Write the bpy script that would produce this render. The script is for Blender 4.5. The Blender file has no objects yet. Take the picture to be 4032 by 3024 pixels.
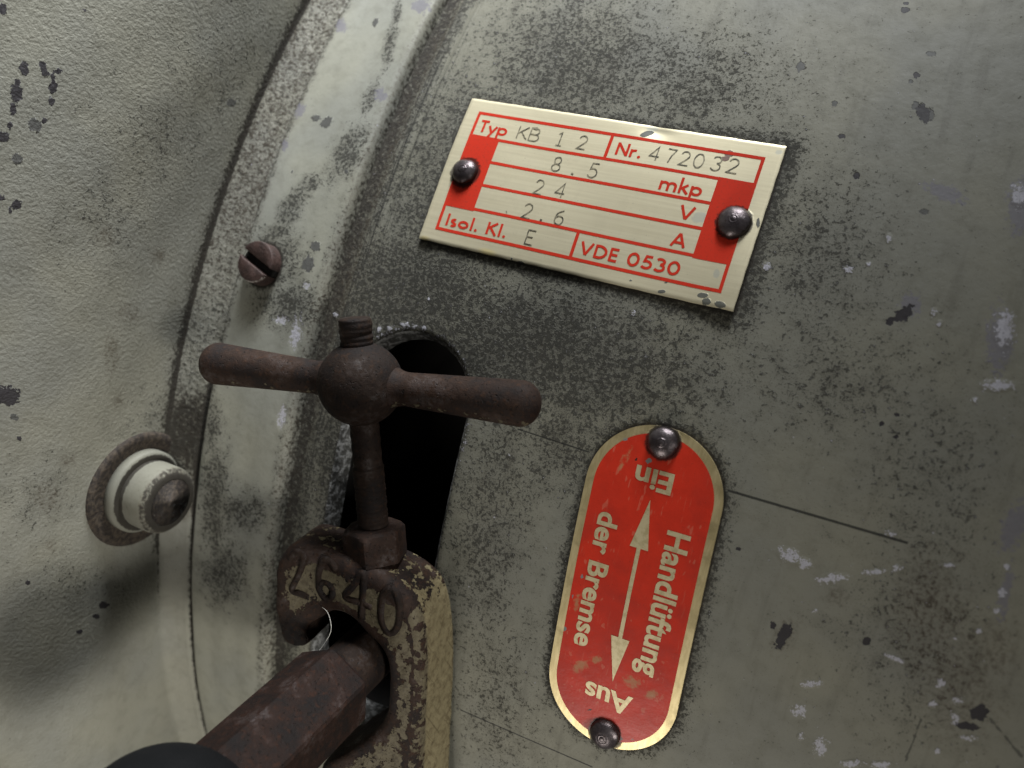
import bpy, math, random
import numpy as np
from mathutils import Matrix, Vector

# ------------------------------------------------------------------ camera, world, lamps, exposure
scene = bpy.context.scene
RD = 199.816                       # drum radius in mm; drum axis = world X through the origin
MM = 0.001

cam_d = bpy.data.cameras.new('camera')
cam = bpy.data.objects.new('camera', cam_d)
scene.collection.objects.link(cam)
_right = Vector((0.890521, 0.368418, 0.266909))
_down = Vector((0.256430, 0.078129, -0.963400))
_fwd = Vector((-0.375787, 0.926372, -0.024898))
cam.matrix_world = Matrix(((_right.x, -_down.x, -_fwd.x, 0.0),
                           (_right.y, -_down.y, -_fwd.y, -0.335424),
                           (_right.z, -_down.z, -_fwd.z, 0.0),
                           (0, 0, 0, 1)))
cam_d.sensor_width = 36.0
cam_d.lens = 29.018
cam_d.clip_start = 0.005
cam_d.clip_end = 20.0
cam_d.dof.use_dof = True
cam_d.dof.focus_distance = 0.143
cam_d.dof.aperture_fstop = 15.0
scene.camera = cam

world = bpy.data.worlds.new('World')
scene.world = world
world.use_nodes = True
world.node_tree.nodes['Background'].inputs[0].default_value = (0.90, 0.94, 1.0, 1)
world.node_tree.nodes['Background'].inputs[1].default_value = 0.036


def area(name, loc, target, size, power, col, size_y=None):
    d = bpy.data.lights.new(name, 'AREA')
    d.energy = power
    d.color = col
    d.size = size
    if size_y:
        d.shape = 'RECTANGLE'
        d.size_y = size_y
    o = bpy.data.objects.new(name, d)
    scene.collection.objects.link(o)
    o.location = loc
    o.rotation_euler = (Vector(target) - Vector(loc)).to_track_quat('-Z', 'Y').to_euler()
    return o


key = area('window_light', (-0.10, -0.34, 0.60), (-0.20, -0.2, 0.09), 0.24, 1.30, (0.95, 0.98, 1.0))
key.data.spread = math.radians(42)
low = area('side_light', (0.33, -0.43, -0.10), (-0.135, -0.21, -0.115), 0.09, 0.092, (1.0, 0.98, 0.92))
low.data.spread = math.radians(34)
floor_l = area('low_light', (-0.05, -0.44, -0.52), (-0.03, -0.2, -0.06), 0.16, 0.102, (1.0, 0.96, 0.88))
floor_l.data.spread = math.radians(44)

scene.view_settings.view_transform = 'Standard'
scene.view_settings.look = 'None'
scene.view_settings.gamma = 1.0
scene.view_settings.exposure = -0.08
scene.view_settings.use_curve_mapping = False

scene.cycles.max_bounces = 5
scene.cycles.diffuse_bounces = 3
scene.cycles.glossy_bounces = 2
rng = np.random.default_rng(7)
random.seed(7)

# ------------------------------------------------------------------ wear tables (mm): centre and two half axes
# drum and flange: (x, arc length); motor face: (radius, arc length); plates: plate coordinates
BODY_CHIP = [(249.8, 26.38, -0.43, 0.26, -0.26, -0.77), (245.3, 20.51, -0.59, 0.31, -0.31, -0.94), (245.18, 17.14, -0.72, 0.35, -0.49, -1.56), (244.92, 14.78, -0.41, 0.19, -0.26, -0.87), (244.63, 12.6, -0.34, 0.15, -0.16, -0.55), (245.13, 10.86, -0.97, 0.41, -0.21, -0.76), (243.16, 21.58, -0.43, 0.4, -0.62, -0.92), (241.27, 22.16, -0.67, 0.36, -0.15, -0.41), (241.75, 21.1, -0.41, 0.21, -0.15, -0.44), (241.15, 19.78, -0.52, 0.26, -0.36, -1.05), (240.8, 17.84, -0.45, 0.22, -0.2, -0.61), (240.79, 15.04, -0.42, 0.19, -0.17, -0.53), (241.09, 2.69, -0.56, 0.76, -0.47, -0.41), (243.08, 3.11, -0.51, 0.17, -0.13, -0.51), (241.7, 1.72, -0.34, 0.11, -0.09, -0.37), (241.1, 31.6, -0.28, 0.18, -0.11, -0.27), (243.02, 25.94, -0.25, 0.14, -0.07, -0.19), (241.45, 24.54, -0.18, 0.1, -0.07, -0.19), (237.16, -24.27, -1.96, 0.1, -0.21, -1.59), (234.7, -30.82, -0.5, -0.01, -0.05, -0.44), (232.06, -55.52, -0.45, -0.13, 0, -0.51), (219.3, -67.29, -0.88, -0.46, 0.03, -0.6), (223.03, -68.74, -0.79, -0.4, 0.03, -0.59), (217.61, -65.69, -1.31, -0.67, 0.03, -0.85)]
BODY_GREY = [(241.76, 13.87, -0.93, 0.41, -0.33, -1.06), (242.56, 8.75, -0.79, 0.31, -0.22, -0.78), (210.42, 33.56, -1.28, 0.75, -0.42, -0.68), (235.77, -27.5, -0.77, 0.01, -0.07, -0.6)]
BODY_RUST = [(226.37, -35.17, -1.29, -0.15, -0.1, -0.98), (228.36, -49.91, -0.99, -0.25, -0.03, -1.28), (229.27, -41.06, -2.42, -0.39, -0.13, -1.96), (220.77, -16.47, -1.49, 0.07, -0.67, -2.92), (217.3, -25.27, -1.31, -0.08, -0.25, -1.31), (200.8, -28.49, -3.16, -0.3, -0.72, -3.77), (226.88, 2.26, -1.53, 0.41, -0.41, -1.32), (218.8, -9.6, -2.48, 0.26, -0.43, -1.51), (215.13, 1.67, -1.53, 0.34, -0.41, -1.12)]
BODY_DIRT = [(214.5, 38.86, -16.35, 3.71, 2.58, -17.01), (221.88, 20.07, -13.93, 6.27, -3.79, -8.26), (227.35, 4.99, -9.94, 2.94, -3.14, -9.94), (206.86, -32, -10.61, -1.41, -1.68, -10.88), (221.86, -59.3, -13.98, -6.16, 0.11, -6.88), (230.18, -41.4, -7.33, -1.24, -0.44, -7.82)]
FL_GREY = [(-113.29, 37.59, 1.25, 0.19, 0.37, -0.79), (-110.21, 36.91, 1.08, 1.19, 1.12, -0.8), (-102.19, 11.63, 1.29, 0.26, 0.4, -1.08), (-102.72, 7.96, 1.6, 0.33, 0.56, -1.57), (-109.52, 61.29, 0.81, -0.18, 0.17, -1.17), (-113.95, 25.3, 0.42, 0.07, 0.15, -0.35), (-100.93, 27.31, 0.59, 0.1, 0.18, -0.43)]
FL_LILAC = [(-100.67, 66.37, 2.41, 0.27, 1.12, -2.33), (-100.23, 44.53, 1.58, 0.23, 0.76, -1.7), (-117.7, 59.77, 1.61, 0.19, 1.12, -2.18), (-118.01, 38.65, 1.71, -0.51, -0.29, -1.8), (-118.27, 30.62, 0.96, 0.15, 0.62, -1.37)]
FL_FLECK = [(-101.53, 3.79, 0.9, 0.2, 0.28, -0.82), (-101.1, -5.82, 1.83, 0.22, 0.46, -3.66), (-105.52, -4.08, 2.02, 0.47, 0.31, -0.98), (-100.01, -22.22, 1.24, 0.16, 0.06, -2.75)]
FL_DIRT = [(-112.5, 6.83, 8.81, 1.82, 2.26, -6.31), (-111.04, 17.63, 3.19, -0.79, -1.45, -5.46), (-108.54, 23.65, 2.45, 2.07, 1.64, -1.32), (-112.47, 12.76, 5.18, 1.01, 0.65, -1.7), (-103.36, 56.42, 1.61, -0.08, 1.95, -6.67), (-105.45, 64.08, 1.38, -0.1, 1.22, -3.85), (-102.14, 43.5, 1.62, -0.28, 0.25, -4.19), (-102.09, 31.33, 3.64, -1.05, -1.39, -6.75), (-103.3, -0.57, 9.99, 2.26, 1.6, -4.92), (-114.41, -44.4, 4.43, 1.47, 1.74, -15.94), (-107.52, -44.58, 8.52, 2.88, 0.62, -4.76), (-109.89, -59.57, 6.79, 2.63, 0.38, -7.97), (-116.92, -29.3, 2.16, 0.62, 1.12, -5.68)]
DR_CHIP = [(3.15, 22.92, 1.21, 1.56, 0.74, -0.73), (1.57, 21.43, 0.62, 0.15, 0.18, -0.7), (-2.19, 57.1, 0.71, 0.79, 1.14, -1.59), (-4.7, 64.19, 0.61, 0.09, 0.14, -0.65), (-13.11, 50.63, 0.69, 0.12, 0.13, -0.51), (-9.1, 44.02, 0.57, 0.11, 0.17, -0.68), (-9.61, 78.01, 0.79, 0.1, 0.14, -0.64), (-9.78, 79.66, 0.54, 0.06, 0.09, -0.44), (-0.63, -29.75, 0.86, -0.14, -0.46, -2.51), (-2.51, -28.72, 0.52, 0.21, 0.17, -0.65), (10.78, -26.1, 0.6, 0.24, 0.17, -0.65), (26.46, -33.13, 1.7, 0.39, 0.08, -0.63), (27.27, -30.51, 1.21, 0.55, 0.32, -1.16), (6.01, 7.84, 0.43, 0.12, 0.09, -0.34), (4.37, 5.92, 0.37, 0.11, 0.12, -0.47), (6.69, 4.59, 0.42, 0.12, 0.09, -0.34), (-10.4, -18.86, 0.54, 0.19, 0.09, -0.36)]
DR_GREY = [(-23.19, 63.38, 0.86, -0.16, 0.08, -1.34), (-3.64, 58.22, 0.67, 0.11, 0.25, -1.09), (-1.43, 56.78, 0.98, 0.16, 0.34, -1.54), (-15.78, 56.77, 0.64, 0.1, 0.15, -0.58), (1.98, 39.75, 0.75, 0.15, 0.13, -0.53), (-3.54, 68.88, 0.85, 0.12, 0.12, -0.58), (-5.37, 62.81, 0.47, 0.07, 0.1, -0.46)]
DR_FLECK = [(-2.97, -17.4, 2.08, -0.07, -0.1, -1.47), (-0.75, -17.76, 1.49, -0.05, -0.06, -1.03), (3.79, -18.57, 2.35, 1.12, 0.31, -0.86), (9.08, -15.71, 1.86, 0.88, 0.17, -0.49), (11.91, -14.07, 0.83, 0.3, 0.18, -0.67), (5.17, -35.71, 1.63, 0.72, 0.19, -0.73), (4.67, -40.64, 1.21, 0.56, 0.34, -1.34), (5.88, -44.69, 0.7, 0.34, 0.17, -0.68), (8.99, -45.08, 1.24, 0.61, 0.48, -1.88), (13.66, -45.7, 1.81, 0.91, 0.19, -0.75), (17.57, -43.93, 1.75, 0.88, 0.19, -0.73), (15.07, -27.17, 1.81, -0.2, -0.06, -0.54), (21.65, -28.52, 0.8, -0.17, -0.15, -0.88), (24.63, -32.64, 0.71, 0.33, 0.32, -1.18), (24.36, -29.94, 1.15, 0.51, 0.18, -0.67), (21.44, -31.81, 0.62, 0.28, 0.18, -0.68), (21.59, -21.36, 0.56, 0.22, 0.07, -0.26), (25.02, -9.26, 0.43, 0.15, 0.2, -0.76), (25.4, -12.95, 0.56, -0.03, -0.04, -1.07), (25.49, -15.55, 0.43, 0.17, 0.21, -0.8), (9.72, -9.46, 0.84, 0.28, 0.14, -0.53), (23.86, -38.41, 0.45, 0.22, 0.12, -0.45), (27.19, -34.68, 1.19, 0.56, 0.14, -0.51), (2.72, -24.31, 0.41, 0.16, 0.1, -0.38), (5.93, -15.74, 0.34, 0.12, 0.07, -0.27), (24.18, -19.07, 0.31, 0.58, 0.34, -0.25), (18.16, -11.36, 1.41, 0.5, 0.07, -0.26), (17.77, 15.55, 2.55, 0.69, 0.24, -0.99), (15.43, 12.61, 0.4, 0.11, 0.13, -0.53), (-1.85, 34.32, 0.57, 0.12, 0.26, -1.04), (-6.21, 28.14, 0.86, -0.31, -0.14, -0.63), (-3.7, 29.66, 0.45, 0.1, 0.1, -0.4), (7.02, 24.21, 0.6, 0.14, 0.19, -0.76), (8.19, 22.67, 0.48, 0.12, 0.17, -0.69), (-18.47, 26.05, 0.83, 0.18, 0.23, -0.83), (16.63, 24.01, 1.7, 0.42, 0.78, -3.35), (13.88, 44.92, 1.18, 0.23, 0.46, -2.25), (-37.32, 13.59, 0.49, 0.12, 0.18, -0.61), (-40.03, 12.13, 0.37, 0.09, 0.09, -0.31), (-75.85, 7.25, 0.37, 0.08, 0.11, -0.33), (-79.33, 1.6, 1, 0.24, 0.19, -0.58), (-81.96, 0.18, 0.85, 0.2, 0.19, -0.59), (-77.19, 1.64, 0.5, 0.12, 0.14, -0.44), (-75.12, 1.82, 0.65, 0.16, 0.11, -0.36), (-84.3, -0.53, 0.69, 0.16, 0.28, -0.89), (-95.19, -0.21, 0.72, 0.17, 0.24, -0.76)]
DR_LILAC = [(4.08, 43.42, 3.54, -0.82, -0.1, -1.52), (16.46, 22.2, 1.98, 0.5, 1.33, -5.64), (14.27, 43.04, 1.76, 0.35, 1.08, -5.16), (3.72, 24.54, 1.53, 0.36, 0.52, -2.1), (24.5, -3.23, 1.69, -0.14, -0.22, -4.28), (25.72, -12.49, 0.84, 0.13, 0.46, -4.3)]
DR_RUST = [(17.42, -19.19, 3.97, 1.53, 2.03, -7.62), (23.73, -27.61, 4.38, 1.89, 1.81, -6.66), (5.14, -21.1, 1.24, 0.47, 0.27, -1.03), (-0.63, -29.75, 1.32, -0.21, -0.49, -2.67), (26.22, -21.11, 2.68, 1.09, 1.04, -3.88), (-99.04, 53.15, 3.76, -0.46, 1.26, -7.02), (-71.76, 16.93, 0, 0, 0, -0)]
DR_DIRT = [(-80.83, 7.53, 17.12, 3.84, 3.63, -11.11, 0.95), (-57.49, 1.9, 25.62, 6.42, 2.99, -10.02, 0.95), (-40.37, 1.69, 17.74, 4.66, 2.65, -9.16, 0.75), (-64.65, 59.5, 16.2, 2.2, 5.77, -15.51, 0.7), (-41.48, 56.98, 14.05, 2.07, 3.3, -10.37, 0.6), (-83.87, 30.07, 8.42, -0.55, 1.87, -23.9, 0.65), (-11.32, 29.72, 8.07, 1.72, 3.61, -13.42, 0.5), (-53.38, -26.2, 7.74, 1.5, 1.81, -24.71, 0.55), (-85.6, 0.91, 12.87, 3.03, 2.35, -7.47, 1), (-84.7, -18.5, 11.12, 2.28, 2.91, -22.12, 0.9), (12.41, -0.69, 8.18, 2.57, 3.92, -15.01, 0.35), (16.51, -22.79, 7.43, 2.97, 3.23, -12.08, 0.35), (-41.52, -10.81, 10.82, 3.2, 2.05, -7.57, 0.6), (-45.29, -61.73, 7.82, 3.78, 2.36, -16.44, 0.4), (-28.81, 3.85, 11.98, 3.18, 1.73, -6.07, 0.5), (-3.16, 10.67, 10.36, 2.76, 2.02, -7.57, 0.45)]
P1_CHIP = [(24.52, -13.35, 0.92, 0.22, 0.14, -0.48), (25.4, -14.25, 0.75, 0.18, 0.2, -0.65), (27.7, -14.27, 0.95, -0.03, 0.02, -0.6), (17.71, -14.25, 0.72, 0.17, 0.11, -0.36), (12.02, -13.58, 0.25, 0.06, 0.08, -0.25), (-8.52, -15.02, 0.86, -0.02, 0.02, -0.36), (-10.33, -14.62, 0.31, 0.07, 0.08, -0.23), (6.17, 13.1, 1.05, 0.69, 0.36, -0.5), (29.5, 0.49, 0.28, 0.06, 0.31, -1.05), (17.98, -12.56, 0.42, 0.1, 0.06, -0.18), (32.91, -12.14, 0.22, 0.05, 0.07, -0.23)]
P1_RUST = [(21.28, 11.76, 0.77, 0.14, 0.21, -0.67), (20.88, 10.7, 0.77, 0.14, 0.14, -0.47)]
P1_PALE = [(29.16, 13.44, 0.8, 0.15, 0.17, -0.6), (20.09, -0.46, 1.78, 0.37, 0.39, -1.26), (6.82, 14.22, 1.44, 0.25, 0.17, -0.5), (25.64, -9.42, 0.72, 0.16, 0.32, -1.05)]
P1_YEL = [(-15.45, -14.5, 2.59, 0.05, 0.12, -1.01), (-28.81, -14.65, 1.51, 0.32, 0.25, -0.68)]
P2_GREY = [(-1.71, 22.56, 0.56, 0.15, 0.12, -0.52), (-9.92, -9.83, 0.35, 0.13, 0.08, -0.47), (-9.64, -3.58, 0.23, 0.08, 0.07, -0.38), (-8.61, 0.36, 0.3, 0.1, 0.1, -0.52), (-6.45, 25.05, 0.58, 0.15, 0.08, -0.35), (-0.91, -2.75, 0.22, 0.08, 0.04, -0.18), (5.16, -25.22, 0.22, 0.1, 0.07, -0.41), (-6.16, -26.54, 0.47, 0.21, 0.08, -0.51), (3.25, -26.1, 0.29, 0.14, 0.05, -0.33)]
P2_CHIP = [(-3.83, 22.3, 0.38, -0.1, -0.09, -0.28), (-3.07, -23.02, 0.54, 0.48, 0.1, -0.17), (-6.48, 14.73, 0.18, 0.05, 0.04, -0.18)]
P2_WEAR = [(-6.06, -15.5, 1.77, 1.97, 1, -1.08), (3.16, -14.95, 2.17, 0.03, -0.26, -1.87), (6.76, -15.76, 1.76, 0.73, 0.25, -1.35), (-3.44, -13.21, 1.49, 0.58, 0.21, -1.17), (-6.1, 20.29, 0.52, 0.03, 0.04, -3.29), (-8.67, -4.46, 0.77, 0.13, 0.04, -2.78), (-5.15, 22.77, 0.58, -0.05, -0.27, -2.17)]
SCRATCH = [(-14.29, -10.43, 12.08, -10.04), (-51.72, -11.03, -38.13, -11.16), (-51.83, -67.6, -25.09, -66.78), (20.63, -34.67, 20.4, -42.28), (28.87, -30.89, 33.77, -34.59), (-28.17, 15.41, -28.88, 8.64)]

# ------------------------------------------------------------------ helpers
C = scene.collection


def dw(x, s, h=0.0):
    """drum coordinates (mm) -> world (m); s is arc length at the drum radius, h height above it"""
    x, s, h = np.broadcast_arrays(np.asarray(x, float), np.asarray(s, float), np.asarray(h, float))
    t = s / RD
    r = RD + h
    return np.stack([x, -r * np.cos(t), r * np.sin(t)], -1) * MM


def link(o, parent=None):
    C.objects.link(o)
    if parent is not None:
        o.parent = parent
    return o


def mesh_obj(name, verts, faces, mat, parent=None, smooth=True, attrs=None):
    me = bpy.data.meshes.new(name)
    me.from_pydata([tuple(v) for v in np.asarray(verts, float).tolist()], [], [tuple(f) for f in faces])
    me.update()
    if smooth:
        me.polygons.foreach_set('use_smooth', np.ones(len(me.polygons), bool))
    for k, a in (attrs or {}).items():
        at = me.attributes.new(k, 'FLOAT', 'POINT')
        at.data.foreach_set('value', np.asarray(a, np.float32).ravel())
    if mat is not None:
        me.materials.append(mat)
    return link(bpy.data.objects.new(name, me), parent)


def empty(name, label, cat, loc=(0, 0, 0)):
    o = bpy.data.objects.new(name, None)
    o.empty_display_size = 0.005
    o.location = loc
    C.objects.link(o)
    return tag(o, label, cat)


def tag(o, label, cat, group=None):
    o['label'] = label
    o['category'] = cat
    if group:
        o['group'] = group
    return o


def grid_faces(n, m, wrap=False):
    """n rows, m columns"""
    i = np.arange(n - 1)[:, None]
    j = np.arange(m if wrap else m - 1)[None, :]
    j2 = (j + 1) % m
    f = np.stack([i * m + j, i * m + j2, (i + 1) * m + j2, (i + 1) * m + j], -1)
    return f.reshape(-1, 4)


def blob(q, table, clip=-1.5):
    """largest 1-|q| over a table of ellipses"""
    out = np.full(q.shape[0], clip)
    for b in table:
        c = np.array(b[:2])
        M = np.array([[b[2], b[4]], [b[3], b[5]]])
        if abs(np.linalg.det(M)) < 1e-6:
            continue
        w = np.linalg.inv(M) @ (q - c).T
        out = np.maximum(out, 1 - np.hypot(w[0], w[1]))
    return out


def gauss(q, table):
    out = np.zeros(q.shape[0])
    for b in table:
        M = np.array([[b[2], b[4]], [b[3], b[5]]])
        if abs(np.linalg.det(M)) < 1e-6:
            continue
        w = np.linalg.inv(M) @ (q - np.array(b[:2])).T
        a = b[6] if len(b) > 6 else 0.8
        out = np.maximum(out, a * np.exp(-(w[0] ** 2 + w[1] ** 2) * 0.55))
    return out


def axis(*segs):
    """concatenate (a, b, step) ranges"""
    L = []
    for a, b, st in segs:
        n = max(1, int(round((b - a) / st)))
        L.append(np.linspace(a, b, n, endpoint=False))
    L.append([segs[-1][1]])
    return np.concatenate(L)


def smoothstep(a, b, x):
    t = np.clip((x - a) / (b - a), 0, 1)
    return t * t * (3 - 2 * t)


# ------------------------------------------------------------------ node helpers
class NT:
    def __init__(self, name):
        self.m = bpy.data.materials.new(name)
        self.m.use_nodes = True
        self.t = self.m.node_tree
        self.n = self.t.nodes
        self.bsdf = self.n['Principled BSDF']
        tc = self.n.new('ShaderNodeTexCoord')
        v = self.n.new('ShaderNodeVectorMath')
        v.operation = 'SCALE'
        v.inputs['Scale'].default_value = 1000.0
        self.t.links.new(tc.outputs['Object'], v.inputs[0])
        self.P = v.outputs[0]
        self.xyz = None

    def put(self, sock, val):
        if hasattr(val, 'is_linked') or isinstance(val, bpy.types.NodeSocket):
            self.t.links.new(val, sock)
        else:
            sock.default_value = val

    def math(self, op, a, b=0.0, c=0.0, clamp=False):
        n = self.n.new('ShaderNodeMath')
        n.operation = op
        n.use_clamp = clamp
        for i, v in enumerate((a, b, c)):
            self.put(n.inputs[i], v)
        return n.outputs[0]

    def ss(self, x, a, b):
        n = self.n.new('ShaderNodeMapRange')
        n.interpolation_type = 'SMOOTHSTEP'
        self.put(n.inputs['Value'], x)
        self.put(n.inputs['From Min'], a)
        self.put(n.inputs['From Max'], b)
        return n.outputs['Result']

    def noise(self, scale, detail=3.0, rough=0.55, vec=None, dist=0.0):
        n = self.n.new('ShaderNodeTexNoise')
        n.inputs['Scale'].default_value = scale
        n.inputs['Detail'].default_value = detail
        n.inputs['Roughness'].default_value = rough
        n.inputs['Distortion'].default_value = dist
        self.t.links.new(vec if vec is not None else self.P, n.inputs['Vector'])
        return n.outputs['Fac']

    def vscale(self, v3, vec=None):
        n = self.n.new('ShaderNodeVectorMath')
        n.operation = 'MULTIPLY'
        self.t.links.new(vec if vec is not None else self.P, n.inputs[0])
        n.inputs[1].default_value = v3
        return n.outputs[0]

    def attr(self, name):
        n = self.n.new('ShaderNodeAttribute')
        n.attribute_name = name
        return n.outputs['Fac']

    def mix(self, fac, a, b):
        n = self.n.new('ShaderNodeMix')
        n.data_type = 'RGBA'
        self.put(n.inputs[0], fac)
        for sock, v in ((n.inputs[6], a), (n.inputs[7], b)):
            self.put(sock, (v[0], v[1], v[2], 1.0) if isinstance(v, (tuple, list)) else v)
        return n.outputs[2]

    def fmix(self, fac, a, b):
        n = self.n.new('ShaderNodeMix')
        n.data_type = 'FLOAT'
        self.put(n.inputs[0], fac)
        self.put(n.inputs[2], a)
        self.put(n.inputs[3], b)
        return n.outputs[0]

    def bump(self, h, dist, strength=1.0):
        """h in mm units, dist in m per unit"""
        n = self.n.new('ShaderNodeBump')
        n.inputs['Strength'].default_value = strength
        n.inputs['Distance'].default_value = dist
        self.put(n.inputs['Height'], h)
        self.t.links.new(n.outputs[0], self.bsdf.inputs['Normal'])

    def out(self, col=None, rough=None, metal=None, spec=None):
        b = self.bsdf.inputs
        if col is not None:
            self.put(b['Base Color'], (col[0], col[1], col[2], 1.0) if isinstance(col, (tuple, list)) else col)
        if rough is not None:
            self.put(b['Roughness'], rough)
        if metal is not None:
            self.put(b['Metallic'], metal)
        if spec is not None:
            self.put(b['Specular IOR Level'], spec)
        return self.m


PAINT = (0.186, 0.183, 0.152)


def paint_material(name, base=PAINT, peel=0.09, lines=False, film=0.60, pscale=0.9):
    k = NT(name)
    dirt_and_shade, chip, grey = k.attr('dirt_and_shade'), k.attr('chip'), k.attr('grey')
    fleck, lilac, rust, grime_and_shade = k.attr('fleck'), k.attr('lilac'), k.attr('rust'), k.attr('grime_and_shade')
    broad = k.noise(0.045, 2)
    mid = k.noise(0.35, 3, 0.6)
    fine = k.noise(1.45, 3, 0.68)
    vfine = k.noise(4.2, 2, 0.6)
    edge = k.noise(1.2, 3, 0.62)
    c = k.mix(k.ss(broad, 0.35, 0.65), tuple(v * 0.93 for v in base), (base[0] * 1.05, base[1] * 1.03, base[2] * 0.97))
    c = k.mix(k.math('MULTIPLY', k.ss(mid, 0.42, 0.72), 0.30), c, (0.125, 0.12, 0.092))
    # greasy speckled dirt: how much of the fine noise turns dark follows the dirt amount
    dd = k.math('ADD', dirt_and_shade, k.math('MULTIPLY', k.math('SUBTRACT', mid, 0.5), 0.55))
    thr = k.fmix(k.ss(dd, 0.0, 1.0), 0.735, 0.455)
    sp = k.ss(fine, k.math('SUBTRACT', thr, 0.045), k.math('ADD', thr, 0.075))
    c = k.mix(k.math('MULTIPLY', k.ss(dd, 0.28, 1.2), film), c, (0.054, 0.050, 0.041))
    thr2 = k.fmix(k.ss(dd, 0.0, 1.0), 0.72, 0.50)
    sp2 = k.ss(vfine, k.math('SUBTRACT', thr2, 0.03), k.math('ADD', thr2, 0.05))
    c = k.mix(k.math('MULTIPLY', sp2, 0.60), c, (0.031, 0.029, 0.023))
    c = k.mix(k.math('MULTIPLY', sp, 0.76), c, (0.020, 0.0188, 0.0155))
    # brown staining
    rm = k.math('MULTIPLY', k.ss(k.math('ADD', rust, k.math('MULTIPLY', k.math('SUBTRACT', edge, 0.5), 1.3)), 0.15, 0.75), 0.55)
    rm = k.math('MULTIPLY', rm, k.fmix(k.ss(fine, 0.42, 0.60), 0.25, 1.0))
    c = k.mix(rm, c, (0.058, 0.043, 0.028))
    # solid brown-black grime (creases, grooves) and shade painted in the flange gap
    gm = k.ss(k.math('ADD', grime_and_shade, k.math('MULTIPLY', k.math('SUBTRACT', edge, 0.5), 0.9)), 0.35, 0.62)
    c = k.mix(k.math('MULTIPLY', gm, 0.93), c, k.mix(mid, (0.010, 0.009, 0.0075), (0.034, 0.028, 0.021)))
    # chips through the paint
    ed = k.math('MULTIPLY', k.math('ADD', k.math('SUBTRACT', edge, 0.54), k.math('MULTIPLY', k.math('SUBTRACT', fine, 0.5), 0.7)), 1.35)
    gm2 = k.ss(k.math('ADD', grey, ed), 0.02, 0.12)
    c = k.mix(gm2, c, k.mix(mid, (0.062, 0.062, 0.056), (0.10, 0.098, 0.092)))
    lm = k.ss(k.math('ADD', lilac, k.math('MULTIPLY', k.math('SUBTRACT', fine, 0.5), 2.4)), 0.05, 0.35)
    c = k.mix(k.math('MULTIPLY', lm, 0.75), c, (0.145, 0.138, 0.16))
    cm = k.ss(k.math('ADD', chip, ed), 0.0, 0.10)
    c = k.mix(cm, c, k.mix(mid, (0.018, 0.0155, 0.0175), (0.038, 0.034, 0.037)))
    fm = k.ss(k.math('ADD', fleck, k.math('ADD', k.math('MULTIPLY', k.math('SUBTRACT', fine, 0.50), 2.6), k.math('MULTIPLY', k.math('SUBTRACT', vfine, 0.5), 1.6))), 0.30, 0.50)
    c = k.mix(fm, c, k.mix(vfine, (0.22, 0.215, 0.245), (0.50, 0.49, 0.53)))
    # small corrosion flecks scattered over dirty ground
    wf = k.math('MULTIPLY', k.ss(k.noise(0.95, 2, 0.5, vec=k.vscale((1.0, 1.31, 0.9))), 0.765, 0.80), k.ss(dirt_and_shade, 0.15, 0.5))
    c = k.mix(wf, c, (0.30, 0.295, 0.315))
    h = k.math('MULTIPLY', k.noise(pscale, 3, 0.6), peel)
    h = k.math('ADD', h, k.math('MULTIPLY', sp, 0.05))
    h = k.math('SUBTRACT', h, k.math('MULTIPLY', k.ss(k.math('ADD', k.math('MAXIMUM', chip, grey), ed), 0.0, 0.12), 0.16))
    h = k.math('ADD', h, k.math('MULTIPLY', k.ss(fleck, -0.1, 0.4), 0.10))
    if lines:
        run = k.noise(1.0, 3, 0.6, vec=k.vscale((0.42, 0.05, 0.05)))
        c = k.mix(k.math('MULTIPLY', k.ss(run, 0.54, 0.74), 0.24), c, (0.062, 0.056, 0.043))
        ln = k.attr('lathe')
        xs = k.vscale((2.6, 0.012, 0.012))
        lr = k.noise(1.0, 4, 0.7, vec=xs)
        lmk = k.math('MULTIPLY', k.ss(lr, 0.54, 0.63), ln)
        c = k.mix(k.math('MULTIPLY', lmk, 0.85), c, (0.02, 0.019, 0.016))
        # hairline scratches: distance to straight marks in drum coordinates
        sx, sy = k.attr('dx'), k.attr('ds')
        for i, (x0, y0, x1, y1, wd) in enumerate(SCR):
            L2 = (x1 - x0) ** 2 + (y1 - y0) ** 2
            px, py = k.math('SUBTRACT', sx, x0), k.math('SUBTRACT', sy, y0)
            t = k.math('DIVIDE', k.math('ADD', k.math('MULTIPLY', px, x1 - x0), k.math('MULTIPLY', py, y1 - y0)), L2, clamp=True)
            ex = k.math('SUBTRACT', px, k.math('MULTIPLY', t, x1 - x0))
            ey = k.math('SUBTRACT', py, k.math('MULTIPLY', t, y1 - y0))
            d = k.math('SQRT', k.math('ADD', k.math('MULTIPLY', ex, ex), k.math('MULTIPLY', ey, ey)))
            d = k.math('ADD', d, k.math('MULTIPLY', k.math('SUBTRACT', edge, 0.5), 0.9 if i > 2 else 0.10))
            m = k.math('SUBTRACT', 1.0, k.ss(d, wd * 0.35, wd))
            c = k.mix(k.math('MULTIPLY', m, 0.88 if i < 3 else 0.6), c, (0.011, 0.011, 0.010))
    k.bump(h, 0.001, 0.9)
    rg = k.fmix(k.math('MAXIMUM', sp, gm), k.fmix(mid, 0.55, 0.70), 0.85)
    return k.out(c, rg, 0.0, 0.28)


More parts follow.
